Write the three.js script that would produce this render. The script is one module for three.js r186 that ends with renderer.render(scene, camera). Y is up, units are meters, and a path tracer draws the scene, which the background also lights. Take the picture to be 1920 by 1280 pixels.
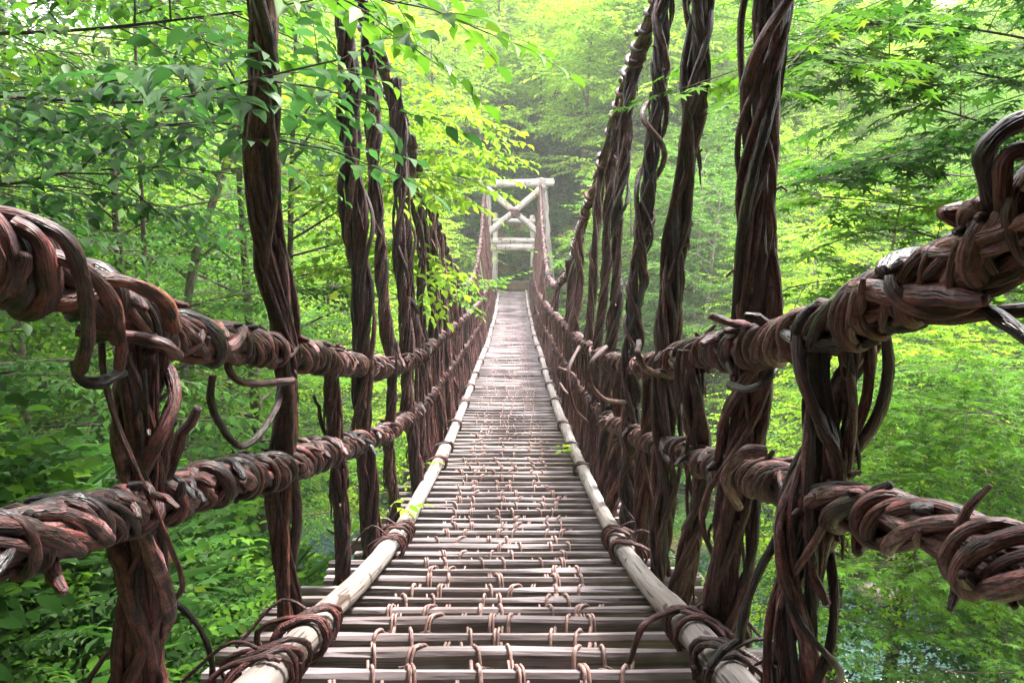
import * as THREE from 'three';
import { mergeGeometries } from 'three/addons/utils/BufferGeometryUtils.js';

// ---------------------------------------------------------------- camera, sky, sun, exposure
const EYE = 2.3;                                   // eye height over the lowest point of the deck
const scene = new THREE.Scene();
const camera = new THREE.PerspectiveCamera(49.13, 1.5, 0.05, 900);
camera.position.set(0.05, EYE, 0);
camera.rotation.order = 'YXZ';
camera.rotation.set(-0.1138, 0.0021, 0);
const renderer = new THREE.WebGLRenderer();
renderer.toneMapping = THREE.LinearToneMapping;
renderer.toneMappingExposure = 6.3;
renderer.shadowMap.enabled = true;

const SUN = new THREE.Vector3(0.36, 1.0, -0.55).normalize();
{ // bright hazy overcast sky
  const w = 256, h = 128, a = new Float32Array(w * h * 4);
  for (let j = 0; j < h; j++) for (let i = 0; i < w; i++) {
    const el = ((j + 0.5) / h - 0.5) * Math.PI, az = ((i + 0.5) / w - 0.5) * 2 * Math.PI;
    const y = Math.sin(el), x = Math.cos(el) * Math.cos(az), z = Math.cos(el) * Math.sin(az);
    const c = Math.max(0, x * SUN.x + y * SUN.y + z * SUN.z);
    const l = (0.62 + 0.75 * Math.max(0, y)) * (1 + 0.5 * Math.pow(c, 6));
    const k = (j * w + i) * 4;
    a[k] = l * 1.0; a[k + 1] = l * 0.985; a[k + 2] = l * 1.05; a[k + 3] = 1;
  }
  const t = new THREE.DataTexture(a, w, h, THREE.RGBAFormat, THREE.FloatType);
  t.mapping = THREE.EquirectangularReflectionMapping; t.magFilter = THREE.LinearFilter; t.needsUpdate = true;
  scene.background = t; scene.environment = t;
}
const sun = new THREE.DirectionalLight(new THREE.Color().setRGB(1, 0.95, 0.88), 3.4);
sun.position.copy(SUN).multiplyScalar(120); sun.target.position.set(0, 0, -20);
sun.castShadow = true; sun.shadow.radius = 14;
sun.shadow.camera.left = -80; sun.shadow.camera.right = 80; sun.shadow.camera.top = 90; sun.shadow.camera.bottom = -60; sun.shadow.camera.far = 300;
sun.shadow.mapSize.set(2048, 2048);
scene.add(sun, sun.target);
scene.fog = new THREE.FogExp2(0xfafbf6, 0.0013);

// ---------------------------------------------------------------- helpers
function RNG(seed) { let s = seed >>> 0; return () => { s = (s + 0x6D2B79F5) | 0; let t = Math.imul(s ^ (s >>> 15), 1 | s); t = (t + Math.imul(t ^ (t >>> 7), 61 | t)) ^ t; return ((t ^ (t >>> 14)) >>> 0) / 4294967296; }; }
const hash = (x, y, z) => { let h = Math.imul(x | 0, 374761393) ^ Math.imul(y | 0, 668265263) ^ Math.imul(z | 0, 1274126177); h = Math.imul(h ^ (h >>> 13), 1274126177); return ((h ^ (h >>> 16)) >>> 0) / 4294967296; };
const sm = t => t * t * (3 - 2 * t), mix = (a, b, t) => a + (b - a) * t, clamp = (x, a, b) => Math.min(b, Math.max(a, x));
const sstep = (a, b, x) => sm(clamp((x - a) / (b - a), 0, 1));
function noise(x, y = 0, z = 0) {                  // value noise, -1 .. 1
  const i = Math.floor(x), j = Math.floor(y), k = Math.floor(z), u = sm(x - i), v = sm(y - j), w = sm(z - k);
  const c = (a, b, d) => hash(i + a, j + b, k + d);
  return mix(mix(mix(c(0, 0, 0), c(1, 0, 0), u), mix(c(0, 1, 0), c(1, 1, 0), u), v), mix(mix(c(0, 0, 1), c(1, 0, 1), u), mix(c(0, 1, 1), c(1, 1, 1), u), v), w) * 2 - 1;
}
const fbm = (x, y, z, n = 4) => { let s = 0, a = 1, t = 0; for (let i = 0; i < n; i++) { s += a * noise(x, y, z); t += a; a *= 0.5; x *= 2.03; y *= 2.03; z *= 2.03; } return s / t; };
function curve(pts) {                              // smooth curve through [x, y] pairs
  const n = pts.length, m = pts.map((p, i) => { const a = pts[Math.max(0, i - 1)], b = pts[Math.min(n - 1, i + 1)]; return (b[1] - a[1]) / (b[0] - a[0]); });
  return x => {
    if (x <= pts[0][0]) return pts[0][1] + m[0] * (x - pts[0][0]);
    if (x >= pts[n - 1][0]) return pts[n - 1][1] + m[n - 1] * (x - pts[n - 1][0]);
    let i = 0; while (x > pts[i + 1][0]) i++;
    const h = pts[i + 1][0] - pts[i][0], t = (x - pts[i][0]) / h, t2 = t * t, t3 = t2 * t;
    return (2 * t3 - 3 * t2 + 1) * pts[i][1] + (t3 - 2 * t2 + t) * h * m[i] + (3 * t2 - 2 * t3) * pts[i + 1][1] + (t3 - t2) * h * m[i + 1];
  };
}
const V = (x, y, z) => new THREE.Vector3(x, y, z);
class Acc {                                        // collects triangles for one geometry
  constructor(colors = false) { this.p = []; this.n = []; this.uv = []; this.i = []; this.c = colors ? [] : null; }
  get count() { return this.p.length / 3; }
  build() {
    const g = new THREE.BufferGeometry();
    g.setAttribute('position', new THREE.Float32BufferAttribute(this.p, 3));
    g.setAttribute('normal', new THREE.Float32BufferAttribute(this.n, 3));
    g.setAttribute('uv', new THREE.Float32BufferAttribute(this.uv, 2));
    if (this.c) g.setAttribute('color', new THREE.Float32BufferAttribute(this.c, 3));
    g.setIndex(this.i); return g;
  }
}
let tubeSeed = 1;
function tube(acc, pts, rad, radial = 6, lump = 0, caps = true, flat = 1) {   // pts: Vector3[], rad: number or function of 0..1
  const n = pts.length, base = acc.count, R = typeof rad === 'function' ? rad : () => rad, sd = (tubeSeed++) * 7.31;
  const T = pts.map((p, i) => pts[Math.min(n - 1, i + 1)].clone().sub(pts[Math.max(0, i - 1)]).normalize());
  let N = Math.abs(T[0].y) < 0.9 ? V(0, 1, 0) : V(1, 0, 0); N.sub(T[0].clone().multiplyScalar(N.dot(T[0]))).normalize();
  let len = 0; const B = V(0, 0, 0), q = V(0, 0, 0);
  for (let i = 0; i < n; i++) {
    if (i) { len += pts[i].distanceTo(pts[i - 1]); N.sub(q.copy(T[i]).multiplyScalar(N.dot(T[i]))); if (N.lengthSq() < 1e-8) N.set(1, 0.3, 0.2); N.normalize(); }
    B.crossVectors(T[i], N);
    const r0 = R(i / (n - 1));
    for (let j = 0; j <= radial; j++) {
      const a = j / radial * Math.PI * 2, ca = Math.cos(a), sa = Math.sin(a);
      const r = r0 * (1 + (lump ? lump * noise(ca * 1.1 + sd, sa * 1.1 + 9, len / (r0 * 3.2 + 0.004)) : 0));
      acc.p.push(pts[i].x + (N.x * ca * flat + B.x * sa) * r, pts[i].y + (N.y * ca * flat + B.y * sa) * r, pts[i].z + (N.z * ca * flat + B.z * sa) * r);
      acc.n.push(N.x * ca + B.x * sa, N.y * ca + B.y * sa, N.z * ca + B.z * sa);
      acc.uv.push(j / radial, len + sd);
      if (acc.c) acc.c.push(1, 1, 1);
    }
  }
  const w = radial + 1;
  for (let i = 0; i < n - 1; i++) for (let j = 0; j < radial; j++) { const a = base + i * w + j; acc.i.push(a, a + 1, a + w, a + 1, a + w + 1, a + w); }
  if (caps) for (const e of [0, n - 1]) {
    const c = acc.count, s = e ? 1 : -1;
    acc.p.push(pts[e].x + T[e].x * s * R(e ? 1 : 0) * 0.3, pts[e].y + T[e].y * s * R(e ? 1 : 0) * 0.3, pts[e].z + T[e].z * s * R(e ? 1 : 0) * 0.3);
    acc.n.push(T[e].x * s, T[e].y * s, T[e].z * s); acc.uv.push(0.5, sd); if (acc.c) acc.c.push(1, 1, 1);
    for (let j = 0; j < radial; j++) { const a = base + e * w + j; e ? acc.i.push(a, a + 1, c) : acc.i.push(a + 1, a, c); }
  }
}
const tubeGeo = (...a) => { const g = new Acc(); tube(g, ...a); return g.build(); };
const taken = {};
function numbered(name) { const k = taken[name] = (taken[name] ?? -1) + 1; return k ? `${name}_${String(k).padStart(3, '0')}` : name; }
function mesh(name, geo, mat, parent) { const m = new THREE.Mesh(geo, mat); m.name = name; m.castShadow = m.receiveShadow = true; parent.add(m); return m; }
function group(name, parent) { const g = new THREE.Group(); g.name = name; parent.add(g); return g; }
function thing(name, label, category, [x, y, z] = [0, 0, 0], grp) { const g = group(numbered(name), scene); g.position.set(x, y, z); g.userData = { label, category }; if (grp) g.userData.group = grp; return g; }
function structure(name, geo, mat, label, category) { const m = mesh(name, geo, mat, scene); m.userData = { kind: 'structure', label, category }; return m; }
const smoothPath = (pts, n) => new THREE.CatmullRomCurve3(pts, false, 'centripetal').getPoints(n);

// ---------------------------------------------------------------- textures and materials
function tex(w, h, fn, srgb = true) {
  const d = new Uint8Array(w * h * 4);
  for (let j = 0; j < h; j++) for (let i = 0; i < w; i++) { const c = fn(i / w, j / h), k = (j * w + i) * 4; for (let q = 0; q < 3; q++) d[k + q] = clamp(c[q] ?? c[0], 0, 1) * 255; d[k + 3] = 255; }
  const t = new THREE.DataTexture(d, w, h); t.wrapS = t.wrapT = THREE.RepeatWrapping; t.magFilter = THREE.LinearFilter; t.minFilter = THREE.LinearMipmapLinearFilter;
  if (srgb) t.colorSpace = THREE.SRGBColorSpace; t.needsUpdate = true; return t;
}
// noise that repeats: nu cells round u, nv cells along v
function pn(u, v, nu, nv, s) { const x = u * nu, y = v * nv, i = Math.floor(x), j = Math.floor(y), a = sm(x - i), b = sm(y - j), h = (p, q) => hash(((p % nu) + nu) % nu, ((q % nv) + nv) % nv, s); return mix(mix(h(i, j), h(i + 1, j), a), mix(h(i, j + 1), h(i + 1, j + 1), a), b); }
const vineFibre = (u, v) => 0.45 * pn(u, v, 14, 6, 1) + 0.35 * pn(u, v, 34, 10, 2) + 0.2 * pn(u, v, 80, 40, 3);
const vineMap = tex(512, 1024, (u, v) => {         // stringy bark: dark splits, reddish fibres, grey scuffs, rings where shoots were cut
  const f = vineFibre(u, v), b = 0.6 * pn(u, v, 3, 6, 5) + 0.4 * pn(u, v, 8, 16, 15), g = pn(u, v, 12, 90, 6), split = sstep(0.44, 0.3, f), pale = sstep(0.52, 0.72, b), black = sstep(0.4, 0.24, b), ring = sstep(0.84, 0.9, pn(u, v, 2, 26, 16) * 0.7 + 0.3 * pn(u, v, 8, 60, 17));
  const l = 0.52 + 0.75 * (f - 0.5) + 0.25 * (g - 0.5);
  let c = [l * 1.1, l * 0.84, l * 0.78];
  c = c.map((x, k) => mix(x, [0.8, 0.74, 0.75][k] * (0.7 + 0.6 * f), pale * 0.7));
  c = c.map((x, k) => mix(x, [0.2, 0.15, 0.15][k], Math.max(split * 0.8, black * 0.75)));
  return c.map((x, k) => mix(x, [0.12, 0.08, 0.07][k], ring * 0.6));
});
const vineBump = tex(512, 1024, (u, v) => [0.6 * vineFibre(u, v) + 0.25 * pn(u, v, 5, 14, 8) + 0.15 * pn(u, v, 12, 90, 6)], false);
vineMap.repeat.set(1, 3.6); vineBump.repeat.set(1, 3.6);
const rgb = (r, g, b) => new THREE.Color().setRGB(r, g, b);
const vineMat = (r, g, b, rough) => new THREE.MeshPhysicalMaterial({ color: rgb(r, g, b), map: vineMap, bumpMap: vineBump, bumpScale: 0.012, roughness: rough, specularIntensity: 0.9 });
const VINES = [vineMat(0.27, 0.125, 0.12, 0.52), vineMat(0.15, 0.08, 0.082, 0.46), vineMat(0.43, 0.34, 0.365, 0.46), vineMat(0.06, 0.044, 0.05, 0.38), vineMat(0.33, 0.21, 0.225, 0.52), vineMat(0.38, 0.19, 0.12, 0.6)];
const pickVine = r => VINES[r < 0.3 ? 0 : r < 0.5 ? 1 : r < 0.66 ? 2 : r < 0.8 ? 3 : r < 0.97 ? 4 : 5];


const grain = (u, v, s) => 0.5 * pn(u, v, 3, 24, s) + 0.3 * pn(u, v, 6, 64, s + 1) + 0.2 * pn(u, v, 40, 128, s + 2);
const plankMap = tex(512, 256, (u, v) => {
  const g = grain(u, v, 20), st = sstep(0.55, 0.75, pn(u, v, 7, 6, 30)), cr = sstep(0.3, 0.24, pn(u, v, 5, 90, 31)), l = 0.72 + 0.36 * (g - 0.5);
  return [l * 1.0, l * 0.945, l * 0.95].map((x, k) => mix(mix(x, [0.5, 0.44, 0.42][k], st * 0.5), 0.25, cr * 0.55));
});
const plankBump = tex(512, 256, (u, v) => [grain(u, v, 20)], false);
const plankMats = [[0.5, 0.47, 0.485], [0.56, 0.525, 0.54], [0.4, 0.37, 0.38], [0.51, 0.465, 0.465], [0.47, 0.425, 0.41]].map(c => new THREE.MeshStandardMaterial({ color: rgb(...c), map: plankMap, bumpMap: plankBump, bumpScale: 0.003, roughness: 0.42 }));
const tieMat = new THREE.MeshStandardMaterial({ color: rgb(0.72, 0.5, 0.44), map: plankMap, bumpMap: vineBump, bumpScale: 0.003, roughness: 0.55 });
const logMap = tex(256, 1024, (u, v) => {
  const g = 0.5 * pn(u, v, 18, 5, 40) + 0.3 * pn(u, v, 50, 12, 41) + 0.2 * pn(u, v, 100, 80, 42), st = sstep(0.5, 0.8, pn(u, v, 5, 6, 43)), cr = sstep(0.2, 0.14, pn(u, v, 64, 9, 44));
  const kn = sstep(0.87, 0.93, pn(u, v, 6, 22, 45)), l = 0.74 + 0.3 * (g - 0.5);
  return [l, l * 0.97, l * 0.95].map((x, k) => mix(mix(mix(x, [0.56, 0.51, 0.48][k], st * 0.45), 0.22, cr * 0.7), [0.3, 0.22, 0.17][k], kn * 0.8));
});
const logBump = tex(256, 1024, (u, v) => [0.5 * pn(u, v, 18, 5, 40) + 0.3 * pn(u, v, 50, 12, 41) + 0.2 * pn(u, v, 26, 7, 44)], false);
logMap.repeat.set(1, 0.5); logBump.repeat.set(1, 0.5);
const logMat = new THREE.MeshStandardMaterial({ color: rgb(0.5, 0.46, 0.445), map: logMap, bumpMap: logBump, bumpScale: 0.005, roughness: 0.7 });
const gateMat = new THREE.MeshStandardMaterial({ color: rgb(0.84, 0.8, 0.78), map: logMap, bumpMap: logBump, bumpScale: 0.006, roughness: 0.7 });  // pale log wood; on the post vines it stands for overexposed sun
const barkMap = tex(256, 512, (u, v) => { const f = 0.5 * pn(u, v, 10, 8, 50) + 0.3 * pn(u, v, 26, 30, 51) + 0.2 * pn(u, v, 60, 90, 52), li = sstep(0.6, 0.75, pn(u, v, 5, 9, 53)), l = 0.45 + 0.5 * (f - 0.5); return [l * 1.03, l * 0.97, l * 0.88].map((x, k) => mix(x, [0.62, 0.65, 0.58][k], li * 0.6)); });
const groundGrain = tex(256, 256, (u, v) => { const a = 0.5 * pn(u, v, 6, 6, 80) + 0.5 * pn(u, v, 60, 60, 81), l = 0.55 + 0.4 * (a - 0.5); return [l, l * 0.95, l * 0.86]; });
const barkMats = [new THREE.MeshStandardMaterial({ color: rgb(0.36, 0.31, 0.27), map: barkMap, bumpMap: barkMap, bumpScale: 0.008, roughness: 0.9 }), new THREE.MeshStandardMaterial({ color: rgb(0.85, 0.8, 0.74), map: barkMap, bumpMap: barkMap, bumpScale: 0.008, roughness: 0.85 })];
const leafMat = (coat = 0.25) => new THREE.MeshPhysicalMaterial({ color: 0xffffff, vertexColors: true, side: THREE.DoubleSide, roughness: 1, transmission: 0.5, thickness: 0, clearcoat: coat, clearcoatRoughness: 0.35, specularIntensity: 0.15 });
const LEAF = leafMat(0), LEAFGLOSS = leafMat(0.22);

// ---------------------------------------------------------------- the lie of the land
const riverMid = x => 21 - (x < 0 ? 0.7 : 0.25) * x + 1.5 * Math.sin(x * 0.09);
function landY(x, d) {
  const s = d - riverMid(x), hw = 4.5 + 0.8 * Math.sin(x * 0.2);
  let y;
  if (s < -hw) { const a = -s - hw; y = -8.2 + 0.6 * a - 0.012 * Math.max(0, a - 17) ** 2 * 0.6 + 0.4 * sstep(0, 3, a); }
  else if (s > hw) { const a = s - hw; y = -8.2 + 0.72 * a + 0.6 * sstep(0, 3, a); }
  else y = -8.2 - 0.5 * (1 - (s / hw) ** 2);
  const hill = 1 - 0.62 * sstep(10, 48, x - (d - 60) * 0.12);
  if (y > 1) y = 1 + (y - 1) * (s > 0 ? hill * 0.92 : 1);
  y += 0.5 * fbm(x * 0.16, d * 0.16, 3) + 1.4 * fbm(x * 0.04, d * 0.04, 8) * sstep(5, 25, Math.abs(x) + Math.abs(s) * 0.3);
  if (s > 0) y = mix(y, 0.42, sstep(2.9, 1.7, Math.abs(x)) * sstep(35.6, 36.6, d) * sstep(44, 42, d));
  if (d < 12 && d > -20) { const cap = EYE - mix(1.05, 2.6, sstep(0, 5, d)) - 0.5; y = Math.min(y, mix(cap, y, sstep(1.4, 2.6, Math.abs(x)))); }
  return y;
}
const groundMap = tex(512, 512, (u, v) => { const a = 0.5 * pn(u, v, 8, 8, 60) + 0.3 * pn(u, v, 32, 32, 61) + 0.2 * pn(u, v, 128, 128, 62), m = sstep(0.45, 0.62, pn(u, v, 12, 12, 63) * 0.6 + pn(u, v, 60, 60, 64) * 0.4), l = 0.32 + 0.4 * (a - 0.5); return [l * 1.1, l * 0.9, l * 0.62].map((x, k) => mix(x, [0.3, 0.42, 0.12][k] * (0.6 + 0.8 * a), m)); });
const groundMat = new THREE.MeshStandardMaterial({ map: groundMap, bumpMap: groundMap, bumpScale: 0.05, roughness: 0.95 });
{
  const xs = [], ds = [];
  for (let x = -150; x <= 150.01; x += Math.abs(x) < 24 ? 0.8 : 3) xs.push(x);
  for (let d = -26; d <= 240.01; d += d < 48 ? 0.8 : 4) ds.push(d);
  const a = new Acc();
  for (const d of ds) for (const x of xs) { a.p.push(x, landY(x, d), -d); a.n.push(0, 1, 0); a.uv.push(x / 4, d / 4); }
  const w = xs.length;
  for (let j = 0; j < ds.length - 1; j++) for (let i = 0; i < w - 1; i++) { const k = j * w + i; a.i.push(k, k + 1, k + w, k + 1, k + w + 1, k + w); }
  const g = a.build(); g.computeVertexNormals();
  structure('ground', g, groundMat, 'mossy leaf-strewn slopes of the wooded gorge', 'ground');
}
{ // the river under the bridge
  const a = new Acc(), w = 9;
  for (let i = 0; i <= 80; i++) for (let j = 0; j < w; j++) { const x = -80 + i * 2, d = riverMid(x) + (j / (w - 1) - 0.5) * 11.5; a.p.push(x, -8.15, -d); a.n.push(0, 1, 0); a.uv.push(x / 6, d / 6); }
  for (let i = 0; i < 80; i++) for (let j = 0; j < w - 1; j++) { const k = i * w + j; a.i.push(k, k + w, k + 1, k + 1, k + w, k + w + 1); }
  const ripple = tex(256, 256, (u, v) => [0.5 * pn(u, v, 12, 16, 70) + 0.3 * pn(u, v, 30, 40, 71) + 0.2 * pn(u, v, 70, 80, 72)], false);
  structure('river', a.build(), new THREE.MeshPhysicalMaterial({ color: rgb(0.03, 0.06, 0.052), roughness: 0.15, specularIntensity: 0.6, bumpMap: ripple, bumpScale: 0.09 }), 'teal mountain river flowing under the vine bridge', 'river');
}

{ // pale boulders along the water
  const rnd = RNG(55), mat = new THREE.MeshStandardMaterial({ color: rgb(0.75, 0.73, 0.7), map: groundGrain, bumpMap: groundGrain, bumpScale: 0.03, roughness: 0.9 });
  for (let k = 0; k < 34; k++) {
    const g = new THREE.IcosahedronGeometry(1, 3), p = g.attributes.position, sd = k * 13.7;
    for (let i = 0; i < p.count; i++) { const v = V(p.getX(i), p.getY(i), p.getZ(i)), m = 1 + 0.35 * fbm(v.x * 1.1 + sd, v.y * 1.1, v.z * 1.1, 3); p.setXYZ(i, v.x * m, v.y * m * 0.65, v.z * m); }
    g.computeVertexNormals();
    const x = 4 + rnd() * 17, sc = 0.35 + 0.9 * rnd() * rnd(), d = riverMid(x) + (rnd() < 0.5 ? -1 : 1) * (2.8 + 2.4 * rnd()), m = mesh(numbered('boulder'), g, mat, scene);
    m.position.set(x, -8.1, -d); m.scale.setScalar(sc); m.rotation.y = rnd() * 6; m.userData = { label: 'pale rounded boulder at the edge of the river', category: 'boulder', group: 'boulders along the river' };
  }
}
// ---------------------------------------------------------------- the bridge
const deckDrop = curve([[-1.5, 0.6], [0, 0.84], [1, 1.02], [2.07, 1.24], [2.6, 1.36], [3.2, 1.51], [4.19, 1.71], [5.1, 1.85], [7.41, 2.03], [10.6, 2.15], [14, 2.23], [20, 2.33], [26, 2.31], [29.3, 2.21], [33, 2.0], [36.3, 1.71]]);
const railDrop = curve([[-0.6, -1.6], [0.3, -1.05], [0.8, -0.42], [1.0, -0.15], [1.15, -0.03], [1.43, 0.07], [1.75, 0.17], [2.1, 0.245], [2.65, 0.34], [3.5, 0.5], [5.5, 0.8], [7.5, 0.92], [10.8, 1.02], [14.3, 1.11], [20, 1.18], [26, 1.08], [30, 0.85], [34, 0.4], [37.4, -0.4]]);
const lowDrop = curve([[-0.6, 0.12], [0.3, 0.34], [1.1, 0.47], [1.4, 0.52], [1.7, 0.58], [2.1, 0.65], [2.6, 0.765], [3.5, 0.92], [5.2, 1.21], [7.2, 1.4], [10.8, 1.53], [14, 1.62], [20, 1.74], [26, 1.7], [30, 1.53], [34, 1.18], [37.4, 0.6]]);
const cableUp = curve([[-1.5, 3.7], [0, 3.2], [2, 2.55], [3.5, 2.05], [4.77, 1.62], [6.36, 1.24], [7.9, 0.8], [10.5, 0.05], [14, -0.55], [18, -0.5], [22, -0.05], [26, 0.65], [31, 1.75], [37.7, 3.55]]);
const cableLat = curve([[-1.5, 1.2], [2, 1.0], [4.8, 0.95], [10, 0.9], [14, 0.88], [20, 0.95], [26, 1.08], [31, 1.2], [37.7, 1.38]]);
const railLat = curve([[-0.6, 0.92], [1, 0.82], [2, 0.805], [6, 0.8], [14, 0.82], [26, 0.85], [34, 0.98], [37.4, 1.15]]);
const deckY = d => EYE - deckDrop(d);

const bridge = thing('vine_footbridge', 'long suspension footbridge of twisted brown vines with pale wooden slat deck', 'footbridge');

{ // deck planks, each with the vine ties that hold it
  const rnd = RNG(11), PITCH = 0.2, HW = 0.032, HH = 0.05;
  const shapes = [];
  for (let s = 0; s < 6; s++) {                    // a squared batten with worn edges, slightly bowed
    const a = new Acc(), n = 10, prof = [[-1, -0.8], [-0.85, -1], [0.85, -1], [1, -0.8], [1, 0.72], [0.8, 1], [-0.8, 1], [-1, 0.72]];
    for (let i = 0; i <= n; i++) {
      const x = (i / n - 0.5) * 1.84, bow = 0.004 * noise(x * 2, s * 9.1), bz = 0.006 * noise(x * 1.3, s * 5.3, 2);
      let round = 0;
      for (let j = 0; j <= 8; j++) {
        const [pz, py] = prof[j % 8], wz = HW * (1 + 0.12 * noise(x * 3, j % 8, s * 3)), wy = HH * (1 + 0.1 * noise(x * 3, j % 8, s * 3 + 50));
        a.p.push(x, py * wy + bow, pz * wz + bz); const l = Math.hypot(pz, py); a.n.push(0, py / l, pz / l); a.uv.push(x * 0.8 + s * 0.17, round + s * 0.31); round += [0.02, 0.22, 0.02, 0.2, 0.03, 0.21, 0.03, 0.2, 0][j];
      }
    }
    for (let i = 0; i < n; i++) for (let j = 0; j < 8; j++) { const k = i * 9 + j; a.i.push(k, k + 9, k + 1, k + 1, k + 9, k + 10); }
    for (const e of [0, n]) { const c = a.count; for (let j = 0; j < 8; j++) { const k = (e * 9 + j) * 3; a.p.push(a.p[k], a.p[k + 1], a.p[k + 2]); a.n.push(e ? 1 : -1, 0, 0); a.uv.push(a.p[k + 2] * 4, a.p[k + 1] * 4); } for (let j = 1; j < 7; j++) e ? a.i.push(c, c + j + 1, c + j) : a.i.push(c, c + j, c + j + 1); }
    let g = a.build(); g = g.toNonIndexed(); g.computeVertexNormals(); shapes.push(g);
  }
  const lanes = [-0.4, -0.29, -0.075, 0.025, 0.235, 0.335], farTies = [];
  for (let i = 0; ; i++) {
    const d = 0.35 + i * PITCH + (rnd() - 0.5) * 0.016; if (d > 36.35) break;
    const slope = Math.atan2(deckDrop(d + 0.1) - deckDrop(d - 0.1), 0.2);
    const m = mesh('plank', shapes[Math.floor(rnd() * 6)], plankMats[Math.floor(rnd() * 5)], bridge);
    m.position.set((rnd() - 0.5) * 0.1, deckY(d) - HH + (rnd() - 0.5) * 0.006, -d);
    m.rotation.set(-slope, (rnd() - 0.5) * 0.012, (rnd() - 0.5) * 0.006); m.scale.set(1 + (rnd() - 0.5) * 0.1, 1 + (rnd() - 0.5) * 0.1, 1 + (rnd() - 0.5) * 0.14);
    if (d > 1.4 && d < 26) for (let l = 0; l < 6; l++) {
      if (rnd() < 0.06) continue;
      const near = d < 8.6, x = lanes[l] + 0.02 * noise(d * 1.4, l * 7) + 0.012 * (rnd() - 0.5), dx = (rnd() - 0.5) * 0.07 + (l % 2 ? 0.012 : -0.006), r = 0.0052 + 0.003 * rnd();
      const pts = [V(x - dx * 0.4, -0.075, HW + 0.006), V(x - dx * 0.3, -0.02, HW + 0.016 + 0.006 * rnd()), V(x, HH + 0.006, HW * 0.95), V(x + dx * 0.4, HH + 0.008 + 0.004 * rnd(), 0), V(x + dx * 0.8, HH + 0.002, -HW), V(x + dx * 1.2, HH - 0.03, -HW - 0.014), V(x + dx * 1.9, -0.012, -PITCH * 0.52)];
      if (rnd() < 0.85) pts.push(V(x + dx * 2.5, HH - 0.02, -PITCH + HW + 0.012));
      const path = smoothPath(pts, near ? 16 : 8);
      if (near) {
        const a = new Acc(); tube(a, path, r, 6, 0.2);
        if (rnd() < 0.3) for (let q = 0; q < 3; q++) tube(a, [path[3], path[3].clone().add(V((rnd() - 0.5) * 0.05, rnd() * 0.015, 0.02 * rnd())), path[3].clone().add(V((rnd() - 0.5) * 0.09, -0.01 + rnd() * 0.02, 0.03 * rnd()))], t => 0.0025 * (1 - 0.7 * t), 4);
        if (rnd() < 0.4) { const p2 = path.map(p => p.clone().add(V(0.013, 0.002, 0))); tube(a, p2, r * 0.8, 6, 0.2); }
        mesh('tie', a.build(), tieMat, m);
      } else { m.updateMatrix(); farTies.push(tubeGeo(path.map(p => p.applyMatrix4(m.matrix)), r, 4)); }
    }
  }
  const f = mesh('tie', mergeGeometries(farTies), tieMat, bridge); f.userData.kind = 'stuff';
  // long vines under the planks carry them
  for (const x of [-0.7, -0.25, 0.22, 0.72]) {
    const p = []; for (let d = 0.2; d <= 36.6; d += 0.5) p.push(V(x + 0.03 * noise(d, x * 9), deckY(d) - 0.105 + 0.01 * noise(d * 1.7, x * 5), -d));
    mesh('bearer', tubeGeo(p, 0.035, 7, 0.25), VINES[1], bridge);
  }
}
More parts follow.
